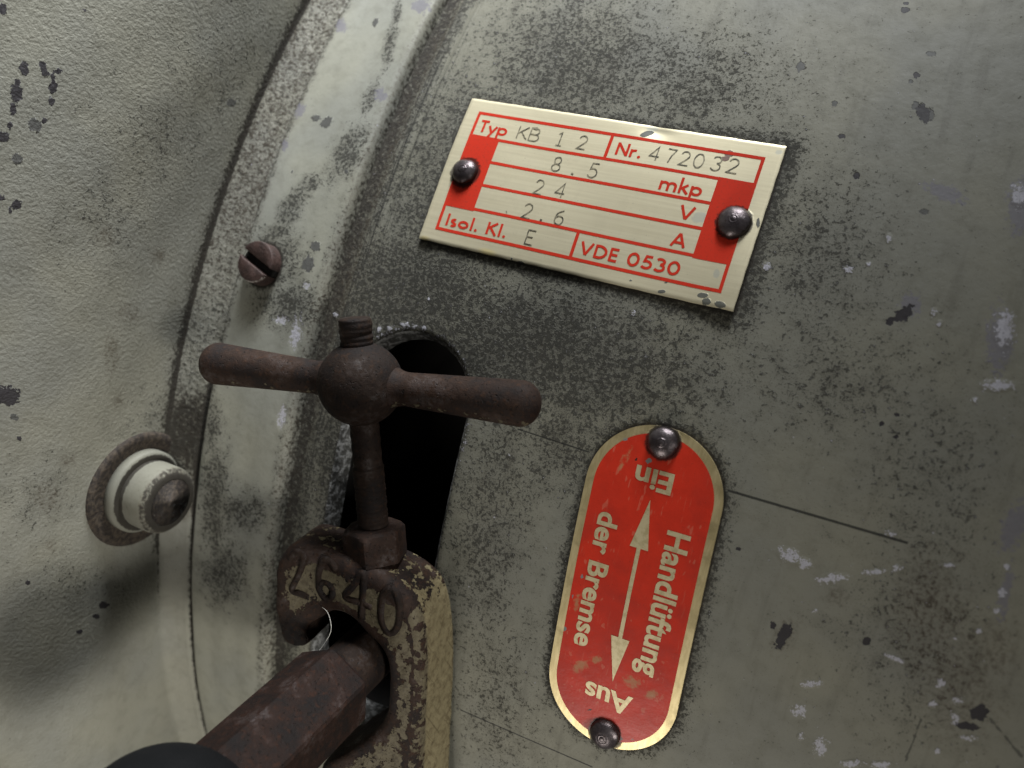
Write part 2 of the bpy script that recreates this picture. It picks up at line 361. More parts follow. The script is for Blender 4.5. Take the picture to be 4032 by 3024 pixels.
def rust_material(name, paint=False, dark=1.0, warm=1.0):
    k = NT(name)
    a = k.noise(0.16, 4, 0.6)
    b = k.noise(0.9, 5, 0.65)
    f = k.noise(3.0, 3, 0.6)
    c = k.mix(k.ss(a, 0.35, 0.65), (0.034 * dark, 0.025 * dark, 0.023 * dark), (0.070 * dark * warm, 0.040 * dark, 0.026 * dark))
    c = k.mix(k.math('MULTIPLY', k.ss(b, 0.50, 0.72), 0.75), c, (0.115 * dark * warm, 0.060 * dark, 0.034 * dark))
    c = k.mix(k.math('MULTIPLY', k.ss(f, 0.62, 0.72), 0.35), c, (0.17 * dark, 0.11 * dark, 0.075 * dark))
    pit = k.ss(k.noise(1.6, 2, 0.5), 0.62, 0.74)
    c = k.mix(k.math('MULTIPLY', pit, 0.7), c, (0.008, 0.007, 0.006))
    rub = k.math('MULTIPLY', k.ss(a, 0.52, 0.66), k.ss(b, 0.40, 0.55))
    c = k.mix(k.math('MULTIPLY', rub, 0.35), c, (0.060, 0.054, 0.054))
    h = k.math('SUBTRACT', k.math('ADD', k.math('MULTIPLY', b, 0.18), k.math('MULTIPLY', f, 0.06)), k.math('MULTIPLY', pit, 0.12))
    rg = k.fmix(rub, k.fmix(b, 0.60, 0.88), 0.42)
    sp = 0.15
    if paint:
        pa = k.attr('paint')
        e = k.noise(0.62, 4, 0.62)
        pm = k.ss(k.math('ADD', pa, k.math('MULTIPLY', k.math('SUBTRACT', e, 0.5), 1.7)), 0.44, 0.52)
        sc = k.noise(1.0, 3, 0.6, vec=k.vscale((0.5, 0.5, 0.5)))
        pc = k.mix(k.ss(b, 0.42, 0.70), (0.105, 0.088, 0.056), (0.058, 0.046, 0.029))
        pc = k.mix(k.ss(f, 0.58, 0.70), pc, (0.05, 0.04, 0.028))
        pc = k.mix(k.attr('side'), pc, k.mix(k.ss(b, 0.42, 0.70), (0.180, 0.150, 0.086), (0.105, 0.082, 0.046)))  # outer side paint lighter: its stronger light put into the colour
        sep = k.n.new('ShaderNodeSeparateXYZ')
        k.t.links.new(k.P, sep.inputs[0])
        cmb = k.n.new('ShaderNodeCombineXYZ')
        k.put(cmb.inputs[0], k.math('ADD', k.math('MULTIPLY', sep.outputs[2], 1.7), k.math('MULTIPLY', sep.outputs[1], 1.3)))
        k.put(cmb.inputs[1], k.math('MULTIPLY', sep.outputs[0], 0.15))
        k.put(cmb.inputs[2], k.math('MULTIPLY', sep.outputs[1], 0.12))
        dg_ = k.ss(k.noise(1.0, 3, 0.65, vec=cmb.outputs[0]), 0.56, 0.70)
        pc = k.mix(k.math('MULTIPLY', k.math('MULTIPLY', dg_, 0.75), k.attr('side')), pc, (0.075, 0.058, 0.032))
        c = k.mix(pm, c, pc)
        h = k.math('ADD', h, k.math('MULTIPLY', pm, 0.16))
        rg = k.fmix(pm, rg, 0.55)
    k.bump(h, 0.001, 0.9)
    return k.out(c, rg, 0.0, sp)


SCR = [tuple(s) + (w,) for s, w in zip(SCRATCH, (0.30, 0.17, 0.20, 0.16, 0.24, 0.09))]

M_drum = paint_material('drum_paint', lines=True)
M_flange = paint_material('flange_paint', base=(0.238, 0.239, 0.206), peel=0.06)
M_motor = paint_material('motor_paint', base=(0.208, 0.206, 0.176), peel=0.22, film=0.45, pscale=1.5)
M_rust = rust_material('rusted_iron', dark=0.28)
M_rust_paint = rust_material('rusted_iron_paint_remnants', paint=True, dark=0.40, warm=1.05)
M_nut = rust_material('rusted_nut', dark=0.36, warm=1.1)
M_rod = rust_material('brown_primed_steel', dark=0.22, warm=1.25)

k = NT('dark_cavity')
M_dark = k.out(k.mix(k.noise(0.3), (0.006, 0.006, 0.006), (0.018, 0.016, 0.014)), 0.85, 0.0, 0.2)

k = NT('slot_edge_metal')
e = k.noise(0.8, 4, 0.65)
k.bump(e, 0.0003)
M_edge = k.out(k.mix(k.ss(e, 0.45, 0.6), (0.04, 0.039, 0.035), (0.22, 0.22, 0.215)), 0.6, 0.15)


def brass_material(name, c0, c1, stretch, rough=0.30, tarn=0.5, MET=0.85):
    k = NT(name)
    chip, pale, yel, rust = k.attr('chip'), k.attr('pale'), k.attr('yel'), k.attr('rust')
    br = k.noise(1.0, 4, 0.65, vec=k.vscale(stretch))
    mid = k.noise(0.22, 4, 0.6)
    edge = k.noise(1.4, 4, 0.6)
    fine = k.noise(3.5, 2, 0.6)
    c = k.mix(k.ss(br, 0.3, 0.7), c0, c1)
    c = k.mix(k.math('MULTIPLY', k.ss(mid, 0.48, 0.72), tarn), c, tuple(v * 0.72 for v in c0))
    c = k.mix(k.math('MULTIPLY', k.ss(fine, 0.70, 0.76), 0.5), c, (0.16, 0.13, 0.08))
    c = k.mix(k.math('MULTIPLY', k.ss(yel, 0.0, 0.8), 0.6), c, (0.80, 0.66, 0.28))
    ed = k.math('MULTIPLY', k.math('SUBTRACT', edge, 0.5), 0.7)
    pm = k.ss(k.math('ADD', pale, ed), 0.1, 0.4)
    c = k.mix(k.math('MULTIPLY', pm, 0.55), c, (0.42, 0.44, 0.40))
    rm = k.ss(k.math('ADD', rust, ed), 0.0, 0.15)
    c = k.mix(rm, c, (0.20, 0.12, 0.095))
    cm = k.ss(k.math('ADD', chip, ed), 0.0, 0.12)
    c = k.mix(cm, c, (0.105, 0.105, 0.088))
    so = k.ss(k.math('ADD', k.attr('soil'), ed), 0.35, 0.75)
    c = k.mix(k.math('MULTIPLY', so, 0.88), c, (0.030, 0.022, 0.017))
    cover = k.math('MAXIMUM', k.math('MAXIMUM', cm, rm), so)
    h = k.math('ADD', k.math('MULTIPLY', br, 0.006), k.math('MULTIPLY', cover, 0.12))
    k.bump(h, 0.001, 0.8)
    rg = k.fmix(cover, k.fmix(mid, rough, rough + 0.16), 0.6)
    return k.out(c, rg, k.fmix(cover, MET, 0.0), 0.5)


M_brass = brass_material('satin_brass', (0.63, 0.565, 0.39), (0.70, 0.635, 0.45), (0.04, 2.2, 2.2), 0.42, 0.25, 0.5)
M_brass2 = brass_material('old_brass', (0.52, 0.42, 0.215), (0.68, 0.56, 0.31), (1.2, 0.25, 0.25), 0.32, 0.95, 0.6)


def enamel_material(name, red, wearcol):
    k = NT(name)
    wear, chip, grey = k.attr('wear'), k.attr('chip'), k.attr('grey')
    mid = k.noise(0.25, 4, 0.6)
    edge = k.noise(1.3, 4, 0.65)
    fine = k.noise(3.0, 3, 0.6)
    streak = k.noise(1.0, 3, 0.6, vec=k.vscale((3.0, 0.25, 0.25)))
    c = k.mix(k.ss(mid, 0.35, 0.7), red, tuple(v * 0.86 for v in red))
    c = k.mix(k.math('MULTIPLY', k.ss(streak, 0.62, 0.74), 0.18), c, (0.62, 0.25, 0.16))
    c = k.mix(k.math('MULTIPLY', k.ss(k.noise(0.10, 3, 0.6), 0.45, 0.7), 0.35), c, (0.25, 0.030, 0.022))
    c = k.mix(k.math('MULTIPLY', k.ss(fine, 0.64, 0.74), 0.5), c, (0.13, 0.03, 0.02))
    scr = k.noise(1.0, 2, 0.5, vec=k.vscale((0.9, 2.6, 0.2)))
    c = k.mix(k.math('MULTIPLY', k.ss(scr, 0.66, 0.70), 0.28), c, (0.55, 0.22, 0.14))
    wm = k.ss(k.math('ADD', wear, k.math('MULTIPLY', k.math('SUBTRACT', edge, 0.5), 1.5)), 0.2, 0.8)
    c = k.mix(k.math('MULTIPLY', wm, 0.62), c, wearcol)
    ed = k.math('MULTIPLY', k.math('SUBTRACT', edge, 0.5), 0.7)
    gm = k.ss(k.math('ADD', grey, ed), 0.0, 0.15)
    c = k.mix(gm, c, (0.19, 0.19, 0.18))
    cm = k.ss(k.math('ADD', chip, ed), 0.0, 0.15)
    c = k.mix(cm, c, (0.03, 0.025, 0.022))
    so = k.ss(k.math('ADD', k.attr('soil'), ed), 0.35, 0.75)
    c = k.mix(k.math('MULTIPLY', so, 0.88), c, (0.030, 0.016, 0.013))
    k.bump(k.math('ADD', k.math('MULTIPLY', mid, 0.10), k.math('MULTIPLY', fine, 0.012)), 0.001, 0.7)
    return k.out(c, k.fmix(mid, 0.26, 0.40), 0.0, 0.22)


M_red = enamel_material('red_enamel', (0.55, 0.034, 0.016), (0.34, 0.235, 0.115))
k = NT('red_print')
n_ = k.noise(2.2, 3, 0.6)
so_ = k.ss(k.math('ADD', k.attr('soil'), k.math('MULTIPLY', k.math('SUBTRACT', n_, 0.5), 0.8)), 0.35, 0.75)
cc = k.mix(k.ss(n_, 0.50, 0.75), (0.55, 0.036, 0.018), (0.42, 0.038, 0.021))
M_print = k.out(k.mix(k.math('MULTIPLY', so_, 0.88), cc, (0.030, 0.016, 0.013)), 0.5, 0.0, 0.06)
k = NT('stamped_groove')
n_ = k.noise(1.1, 3, 0.6)
M_stamp = k.out(k.mix(k.ss(n_, 0.40, 0.62), (0.075, 0.069, 0.05), (0.30, 0.27, 0.185)), 0.5, 0.3)

k = NT('rivet_steel')
a_, b_, f_ = k.noise(0.5, 4, 0.6), k.noise(1.8, 4, 0.65), k.noise(4.0, 2, 0.6)
cc = k.mix(k.ss(a_, 0.35, 0.65), (0.075, 0.060, 0.064), (0.135, 0.115, 0.118))
cc = k.mix(k.math('MULTIPLY', k.ss(b_, 0.55, 0.70), 0.7), cc, (0.06, 0.036, 0.028))
rim_ = k.attr('rim')
cc = k.mix(k.math('MULTIPLY', k.ss(k.math('ADD', rim_, k.math('MULTIPLY', k.math('SUBTRACT', b_, 0.5), 0.8)), 0.55, 0.85), 0.9), cc, (0.030, 0.022, 0.020))
k.bump(k.math('ADD', k.math('MULTIPLY', b_, 0.10), k.math('MULTIPLY', f_, 0.02)), 0.001, 0.7)
M_rivet = k.out(cc, k.fmix(b_, 0.24, 0.50), 0.75)

k = NT('screw_rust')
a_, b_ = k.noise(0.5, 4, 0.6), k.noise(1.6, 4, 0.65)
cc = k.mix(k.ss(a_, 0.35, 0.65), (0.028, 0.015, 0.0125), (0.048, 0.026, 0.021))
cc = k.mix(k.math('MULTIPLY', k.ss(b_, 0.58, 0.75), 0.8), cc, (0.035, 0.028, 0.024))
cc = k.mix(k.ss(k.math('ADD', k.attr('worn'), k.math('MULTIPLY', k.math('SUBTRACT', b_, 0.5), 1.4)), 0.62, 0.85), cc, (0.34, 0.31, 0.28))
k.bump(b_, 0.0002)
M_screw = k.out(cc, 0.55, 0.2)

k = NT('black_rubber')
a_ = k.noise(0.4, 4, 0.6)
k.bump(k.noise(2.0, 3), 0.0001)
M_black = k.out(k.mix(a_, (0.006, 0.0065, 0.007), (0.011, 0.011, 0.0115)), 0.6, 0.0, 0.06)
k = NT('lint')
M_lint = k.out(k.mix(k.noise(1.0), (0.55, 0.53, 0.48), (0.7, 0.68, 0.62)), 0.6)

# ------------------------------------------------------------------ brake housing: drum with slot, flange ring
SLX, SLR, SL0, SL1 = -74.8, 13.0, -12.0, -69.0        # slot: centre line x, radius, end centres (arc length)


def slot_sd(x, s):
    cs = np.clip(s, SL1, SL0)
    return np.hypot(x - SLX, s - cs) - SLR


P1 = (-51.096, 32.484, -0.0083)     # nameplate centre x, s and twist
P2 = (-25.197, -32.007, 0.0369)     # oval plate
P1W, P1H, P2W, P2H = 60.0, 29.6, 23.0, 57.4


def to_plate(x, s, pl):
    u, v = x - pl[0], s - pl[1]
    c, t = math.cos(pl[2]), math.sin(pl[2])
    return u * c + v * t, -u * t + v * c


def from_plate(u, v, pl):
    c, t = math.cos(pl[2]), math.sin(pl[2])
    return pl[0] + u * c - v * t, pl[1] + u * t + v * c


housing = empty('brake_housing', 'large grey-green painted round brake housing carrying both plates, with a dark slot', 'housing',
                (-0.05, -RD * MM, 0))
hinv = Matrix.Translation(-Vector(housing.location))


def under(o, parent):
    """parent without moving"""
    o.parent = parent
    o.matrix_parent_inverse = Matrix.Translation(-Vector(parent.location)) if parent.type == 'EMPTY' and parent.parent is None else Matrix()
    return o


xs = axis((-97.4, -86.0, 0.3), (-86.0, 46.0, 0.36), (46.0, 230.0, 4.0))
ss_ = axis((-235.0, -108.0, 4.0), (-108.0, 96.0, 0.36), (96.0, 235.0, 4.0))
X, S = np.meshgrid(xs, ss_)
n, m = X.shape
sd = slot_sd(X, S)
F = grid_faces(n, m)
sdf = sd.ravel()[F]
keep = (sdf > 0).any(1)
mixed = keep & (sdf <= 0).any(1)
F = F[keep]
mv = np.zeros(n * m, bool)
mv[grid_faces(n, m)[mixed].ravel()] = True
mv &= (sd.ravel() <= 0)
xr, sr = X.ravel().copy(), S.ravel().copy()
cs = np.clip(sr, SL1, SL0)
dx_, ds_ = xr - SLX, sr - cs
L_ = np.maximum(np.hypot(dx_, ds_), 1e-6)
xr = np.where(mv, SLX + dx_ / L_ * SLR, xr)
sr = np.where(mv, cs + ds_ / L_ * SLR, sr)
sdv = np.where(mv, 0, sd.ravel())
# height: groove beside the flange, lathe-turned band, slight dents
h = np.zeros(n * m)
h -= 0.5 * (1 - smoothstep(-95.0, -93.0, xr))
h -= 0.18 * (1 - smoothstep(-90.4, -89.6, xr))
h += 0.05 * np.sin(xr * 0.11 + 0.7) * np.sin(sr * 0.07)
h -= 0.30 * np.exp(-np.maximum(sdv, 0) / 0.5)
q = np.stack([xr, sr], 1)
dirt_and_shade = 0.25 + 0.85 * gauss(q, DR_DIRT)
u1, v1 = to_plate(xr, sr, P1)
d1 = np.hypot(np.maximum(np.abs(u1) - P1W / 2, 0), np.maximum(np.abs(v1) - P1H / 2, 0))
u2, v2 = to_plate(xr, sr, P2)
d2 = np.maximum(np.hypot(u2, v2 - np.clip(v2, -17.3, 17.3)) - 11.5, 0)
dirt_and_shade = np.maximum(dirt_and_shade, 1.15 * np.exp(-d1 / (3.2 + 1.8 * smoothstep(10, 30, u1) + 1.2 * smoothstep(0, -14, v1))))
dirt_and_shade = np.maximum(dirt_and_shade, 1.1 * np.exp(-d2 / 2.6))
dirt_and_shade = np.maximum(dirt_and_shade, 0.75 * np.exp(-np.maximum(sdv, 0) / 3.0))
dirt_and_shade = np.maximum(dirt_and_shade, 0.80 * (1 - smoothstep(-92.5, -87.0, xr)))
grime_and_shade = np.zeros(n * m)
grime_and_shade = np.maximum(grime_and_shade, 0.56 * (1 - smoothstep(-95.6, -92.0, xr)))
grime_and_shade = np.maximum(grime_and_shade, 0.85 * np.exp(-np.maximum(d1, 0) / 0.75))
grime_and_shade = np.maximum(grime_and_shade, 0.85 * np.exp(-np.maximum(d2, 0) / 0.55))
grime_and_shade = np.maximum(grime_and_shade, 0.55 * np.exp(-np.maximum(sdv, 0) / 0.6))
lathe = smoothstep(-96.5, -94.0, xr) * (1 - smoothstep(-91.0, -86.8, xr)) * 1.0
fl = np.maximum(blob(q, DR_FLECK), 0.45 * np.exp(-((sdv - 0.6) / 0.7) ** 2) * (sr > -20) - 0.35 + 0.0)
V = dw(xr, sr, h)
drum = mesh_obj('drum_shell', V, F, M_drum, None, True, dict(
    dirt_and_shade=dirt_and_shade, chip=blob(q, DR_CHIP), grey=blob(q, DR_GREY), fleck=fl, lilac=blob(q, DR_LILAC), rust=np.maximum(gauss(q, DR_RUST), 0.95 * np.exp(-((xr + 95.2) / 2.2) ** 2) * smoothstep(-45, 5, sr)),
    grime_and_shade=grime_and_shade, lathe=lathe, dx=xr, ds=sr))
bm_used = np.zeros(len(V), bool)
bm_used[F.ravel()] = True
under(drum, housing)

# slot lining: rounded lip, wall, and the closed dark hollow behind it
nn = 220
per = 2 * math.pi * SLR + 2 * (SL0 - SL1)


def slot_pt(f, off=0.0):
    d = f * per
    a = math.pi * SLR
    st = SL0 - SL1
    r = SLR + off
    if d < a:
        t = d / SLR
        return SLX + r * math.cos(t), SL0 + r * math.sin(t)
    d -= a
    if d < st:
        return SLX - r, SL0 - d
    d -= st
    if d < a:
        t = math.pi + d / SLR
        return SLX + r * math.cos(t), SL1 + r * math.sin(t)
    d -= a
    return SLX + r, SL1 + d


def slot_strip(prof):
    vs = []
    for off, hh in prof:
        p = np.array([slot_pt(i / nn, off) for i in range(nn)])
        vs.append(dw(p[:, 0], p[:, 1], hh))
    return np.concatenate(vs), grid_faces(len(prof), nn, True)


vv, ff = slot_strip([(0.02, -0.29), (-0.25, -0.45), (-0.45, -0.8), (-0.5, -2.0), (-0.9, -2.3), (-1.0, -4.8)])
lip = under(mesh_obj('slot_rim', vv, ff, M_edge), housing)
vv, ff = slot_strip([(-1.0, -4.8), (5.0, -5.2), (7.0, -8.0), (7.0, -48.0)])
ff = [tuple(f) for f in ff] + [tuple(range(3 * nn, 4 * nn))]
under(mesh_obj('slot_hollow', vv, ff, M_dark), housing)

# flange ring: profile in (x, height over drum radius)
prof = [(-97.2, -1.2), (-97.35, -0.3), (-97.6, 0.9), (-97.95, 1.75), (-98.5, 2.05), (-99.2, 2.16)]
prof += [(x, 2.18 - 0.8 * (-(x + 99.2)) / 20.0 + 0.05 * math.sin(x * 0.9)) for x in np.arange(-99.6, -118.9, -0.36)]
prof += [(-119.0, 1.36), (-119.35, 1.22), (-119.55, 0.95), (-119.6, 0.4), (-119.6, -2.5)]
prof = np.array(prof)
fs = axis((-235.0, -115.0, 4.0), (-115.0, 90.0, 0.4), (90.0, 235.0, 4.0))
Sx, Px = np.meshgrid(fs, np.arange(len(prof)), indexing='ij')
xf = prof[Px, 0].ravel()
hf = prof[Px, 1].ravel()
sf = Sx.ravel()
hf = hf + 0.06 * np.sin(sf * 0.21 + xf * 0.3)
q = np.stack([xf, sf], 1)
SCX, SCS = -113.3, 5.6
sc_d = np.hypot(xf - SCX, sf - SCS)
dirt_and_shade = 0.05 + 1.0 * gauss(q, FL_DIRT)
dirt_and_shade = np.maximum(dirt_and_shade, 1.0 * np.exp(-np.maximum(sc_d - 4.5, 0) / 1.5))
dirt_and_shade = np.maximum(dirt_and_shade, 0.75 * (1 - smoothstep(-119.6, -116.2, xf)) * smoothstep(-75, -20, sf))
dirt_and_shade = np.maximum(dirt_and_shade, 0.55 * smoothstep(-102.5, -99.0, xf) * smoothstep(-60, -10, -sf))
grime_and_shade = np.maximum(0.50 * smoothstep(-98.0, -97.45, xf), 0.8 * np.exp(-np.maximum(sc_d - 4.4, 0) / 0.5))
grime_and_shade = np.maximum(grime_and_shade, 0.9 * smoothstep(0.7, 0.3, hf) * (xf < -119) * smoothstep(-10, -22, sf))  # shade in the flange gap, painted dark along its lower stretch
flange = mesh_obj('flange_ring', dw(xf, sf, hf), grid_faces(*Sx.shape), M_flange, None, True, dict(
    dirt_and_shade=dirt_and_shade, chip=np.full(len(xf), -1.5), grey=blob(q, FL_GREY), fleck=blob(q, FL_FLECK), lilac=blob(q, FL_LILAC),
    rust=np.maximum(0.55 * np.exp(-np.maximum(-98.2 - xf, 0) / 1.6), 0.6 * np.exp(-np.maximum(xf + 119.6, 0) / 1.8) * smoothstep(-60, -5, sf)), grime_and_shade=grime_and_shade))
under(flange, housing)

# ------------------------------------------------------------------ motor housing on the far side of the flange
FX = -126.6
motor = empty('motor_housing', 'rough grey-green painted motor end shield beyond the flange, with dark paint chips', 'housing',
              (-0.127, -0.215, 0))
mp = [(-119.75, -3.0), (-119.9, 0.2), (-120.5, 0.75), (-121.5, 1.0)]
mp += [(x, 1.0 + 2.2 * ((-121.5 - x) / 4.6) ** 1.4) for x in np.arange(-121.9, -125.9, -0.36)]
mp += [(-126.15, 3.3), (-126.4, 3.6), (-126.52, 3.95)]
nring = len(mp)
bell = lambda r: FX - 0.011 * max(r + RD - 218.0, 0.0) ** 2
mp += [(bell(r), r) for r in np.arange(4.3, 62.0, 0.4)] + [(bell(62.0) - 1.2 * (r - 62.0), r) for r in np.arange(62.0, 110.0, 6.0)]
mp = np.array(mp)
ms = axis((-235.0, -125.0, 4.0), (-125.0, 66.0, 0.42), (66.0, 235.0, 4.0))
Sx, Px = np.meshgrid(ms, np.arange(len(mp)), indexing='ij')
xm, hm, sm = mp[Px, 0].ravel(), mp[Px, 1].ravel(), Sx.ravel()
gap = smoothstep(-22, -8, sm)
hm = np.where(Px.ravel() == 1, -2.2 + 3.0 * gap, hm)
hm = np.where(Px.ravel() == 2, -0.6 + 1.5 * gap, hm)
rm_ = hm + RD
q = np.stack([rm_, sm], 1)
isface = hm > 3.9
wave = 0.25 * np.sin(rm_ * 0.13 + sm * 0.05) * np.cos(sm * 0.09) + 0.12 * np.sin(rm_ * 0.4 + sm * 0.23)
wave *= 0.5
xm = xm + np.where(isface, wave * smoothstep(4, 10, hm), 0)
hm = hm + np.where((hm > 0.8) & (hm < 3.7), rng.normal(0, 0.045, len(hm)) * smoothstep(-45, -20, sm), 0)
rm_ = hm + RD
BR, BS = 209.7, -43.7               # cap screw centre (radius, arc length)
bt = BS / RD
by, bz = -BR * math.cos(bt), BR * math.sin(bt)
yy, zz = -rm_ * np.cos(sm / RD), rm_ * np.sin(sm / RD)
bd = np.hypot(yy - by, zz - bz)
xm = np.where((bd < 12.5) & isface, FX + (xm - FX) * smoothstep(11.5, 12.5, bd), xm)
up = smoothstep(-30, 20, sm)
dirt_and_shade = np.where(isface, 0.08 + 0.55 * gauss(q, BODY_DIRT), 0.22 + 0.42 * smoothstep(-50, -15, sm))
grime_and_shade = np.where(isface, 0.82 * np.exp(-np.maximum(hm - 3.9, 0) / np.where(sm > -60, 3.2, 0.6)) * (0.35 + 0.65 * smoothstep(-95, -40, sm)), 0.15 + 0.25 * up)
grime_and_shade = np.maximum(grime_and_shade, np.where(~isface, smoothstep(0.5, -0.4, hm), 0))  # gap shadow behind the flange edge, painted in as dark colour
grime_and_shade = np.maximum(grime_and_shade, np.where(isface, 0, 0.40 * up))
grime_and_shade = np.maximum(grime_and_shade, np.where(isface, 0, 0.66 * np.exp(-((sm + 33) / 15.0) ** 2)))  # shadow on the collar beside the cap screw, put into the colour
grime_and_shade = np.maximum(grime_and_shade, np.where(isface, 0.7 * np.exp(-np.maximum(hm - 4, 0) / 3.0) * np.exp(-((sm + 42) / 20.0) ** 2), 0))  # darker along the crease around the cap screw
dirt_and_shade = np.maximum(dirt_and_shade, np.where(isface, 0.75 * np.exp(-np.maximum(hm - 4, 0) / 4.5) * smoothstep(-60, -10, sm), 0))  # soft shading beside the crease, painted on top of the dirt
rust = np.maximum(gauss(q, BODY_RUST), 0.9 * np.exp(-np.maximum(bd - 11.6, 0) / 0.8))
rust = np.maximum(rust, np.where(isface, 0.7 * np.exp(-np.maximum(hm - 3.9, 0) / 2.5) * smoothstep(-70, -30, sm), 0.62 * up))
fm_ = np.where(isface, 1.0, -5.0)
face = mesh_obj('end_shield', np.stack([xm, yy, zz], 1) * MM, grid_faces(*Sx.shape), M_motor, None, True, dict(
    dirt_and_shade=dirt_and_shade, chip=np.where(isface, blob(q, BODY_CHIP), -1.5), grey=np.where(isface, blob(q, BODY_GREY), -1.5),
    fleck=np.full(len(xm), -1.5), lilac=np.full(len(xm), -1.5), rust=rust, grime_and_shade=grime_and_shade))
under(face, motor)


# ------------------------------------------------------------------ turned parts
def lathe(name, prof, frame, mat, parent=None, seg=48, attrs=None, smooth=True, cap=True, shape=None):
    """prof: (radius, height) in mm along the frame's third axis; frame = (origin mm, ex, ey, ez)"""
    o, ex, ey, ez = [np.array(v, float) for v in frame]
    a = np.linspace(0, 2 * math.pi, seg, endpoint=False)
    vs = []
    for i, (r, z) in enumerate(prof):
        rr = r if shape is None else r * shape(a, i)
        vs.append(o + np.outer(rr * np.cos(a), ex) + np.outer(rr * np.sin(a), ey) + z * ez)
    vs = np.concatenate(vs) * MM
    ff = [tuple(f) for f in grid_faces(len(prof), seg, True)]
    if cap:
        ff.append(tuple(range(seg))[::-1])
        ff.append(tuple(range((len(prof) - 1) * seg, len(prof) * seg)))
    at = {}
    for k_, fn in (attrs or {}).items():
        at[k_] = np.concatenate([np.full(seg, fn(i, r, z)) for i, (r, z) in enumerate(prof)])
    return mesh_obj(name, vs, ff, mat, parent, smooth, at)


def drum_frame(x, s, h=0.0):
    o = dw(x, s, h) / MM
    t = s / RD
    return o, np.array([1.0, 0, 0]), np.array([0, math.sin(t), math.cos(t)]), np.array([0, -math.cos(t), math.sin(t)])


def sharp(o, deg=35):
    try:
        o.data.set_sharp_from_angle(angle=math.radians(deg))
    except Exception:
        pass
    return o


# slotted cheese-head screw on the flange
screw = empty('slotted_screw', 'rusty brown slotted screw head sunk in the flange ring', 'screw', dw(SCX, SCS, 1.6))
o_, ex_, ey_, ez_ = drum_frame(SCX, SCS, 1.55)
ang = math.radians(-20)
sx_ = ex_ * math.cos(ang) + ey_ * math.sin(ang)
sy_ = -ex_ * math.sin(ang) + ey_ * math.cos(ang)
rs = 4.25
for sgn in (1, -1):
    # half head on either side of the slot
    w0 = 0.78
    a0 = math.asin(w0 / rs)
    arc = np.linspace(a0, math.pi - a0, 28)
    ring2 = [(rs * math.cos(t), rs * math.sin(t)) for t in arc]
    base = np.array(ring2 + [(x, w0) for x in np.linspace(-rs * math.cos(a0), rs * math.cos(a0), 10)[1:-1]])
    cen = np.array([0.0, 2.2])
    lv = [(1.0, -0.6), (1.0, 2.5), (0.985, 2.85), (0.94, 3.1), (0.80, 3.22)]
    vs, wn = [], []
    for f_, z in lv:
        pts = base.copy()
        if f_ < 1:
            pts = cen + (base - cen) * f_
        for p_ in pts:
            vs.append(o_ + sx_ * p_[0] + sy_ * p_[1] * sgn + ez_ * z)
            wn.append(1.0 if z in (2.85, 3.1) and p_[1] > 1.1 else (0.35 if z > 3.15 else 0.0))
    nb = len(base)
    ff = [tuple(f) for f in grid_faces(len(lv), nb, True)] + [tuple(range((len(lv) - 1) * nb, len(lv) * nb))]
    hh_ = under(mesh_obj('head_half', np.array(vs) * MM, ff, M_screw, None, True, dict(worn=np.array(wn) * (0.75 if sgn < 0 else 0.45))), screw)
    sharp(hh_, 40)
lathe_o = lathe('slot_floor', [(rs * 0.97, -0.6), (rs * 0.97, 1.55), (0.5, 1.6)], (o_, ex_, ey_, ez_), M_dark, None, 40, dict(worn=lambda i, r, z: 0.0))
under(lathe_o, screw)

# socket cap screw on the motor face (axis parallel to the drum axis)
bolt = empty('socket_cap_screw', 'grey painted socket head cap screw in a rusty seat on the motor end shield', 'screw', (FX * MM, by * MM, bz * MM))
bf = (np.array([FX, by, bz]), np.array([0, -math.cos(bt), math.sin(bt)]), np.array([0, math.sin(bt), math.cos(bt)]), np.array([1.0, 0, 0]))
BX = bf[0]


def batt(d=0.1, g=0.0, r=0.0, c=-1.5):
    return dict(dirt_and_shade=lambda i, a, z: d, grime_and_shade=lambda i, a, z: g, rust=lambda i, a, z: r, chip=lambda i, a, z: c,
                grey=lambda i, a, z: -1.5, fleck=lambda i, a, z: -1.5, lilac=lambda i, a, z: -1.5)


k = NT('rusty_seat')
a_, b_ = k.noise(0.3, 4, 0.6), k.noise(1.2, 4, 0.65)
k.bump(b_, 0.0003)
M_seat = k.out(k.mix(k.ss(b_, 0.35, 0.7), (0.018, 0.014, 0.012), k.mix(a_, (0.048, 0.033, 0.023), (0.075, 0.061, 0.045))), 0.8, 0.0, 0.3)
under(lathe('seat', [(12.4, -0.6), (12.2, 0.25), (11.6, 0.62), (10.6, 0.55), (9.4, 0.30), (5.0, 0.25)], bf, M_seat, None, 72), bolt)
M_bolt = paint_material('bolt_paint', base=(0.142, 0.140, 0.118), peel=0.06)
under(lathe('washer', [(8.7, 0.1), (8.7, 1.9), (8.4, 2.35), (7.8, 2.5), (6.9, 2.4)], bf, M_bolt, None, 64,
            dict(batt(0.05), grime_and_shade=lambda i, a, z: 0.85 if i in (3, 4) else 0.12)), bolt)
hp = [(6.9, 2.3), (6.95, 2.9), (6.98, 3.6), (7.0, 5.0), (7.0, 7.2), (6.85, 8.0), (6.4, 8.6), (5.7, 8.85), (4.9, 8.9)]
head = under(lathe('head', hp, bf, M_bolt, None, 64, dict(
    batt(0.05), grime_and_shade=lambda i, a, z: 0.95 if z < 3.0 else (0.78 if z > 8.7 else (0.50 if z > 7.9 else 0.14)), rust=lambda i, a, z: 0.85 if z > 7.9 else 0.2), cap=False), bolt)
hexs = lambda a, i: np.where(np.ones_like(a) > 0, 1.0 / np.cos((a % (math.pi / 3)) - math.pi / 6), 1)
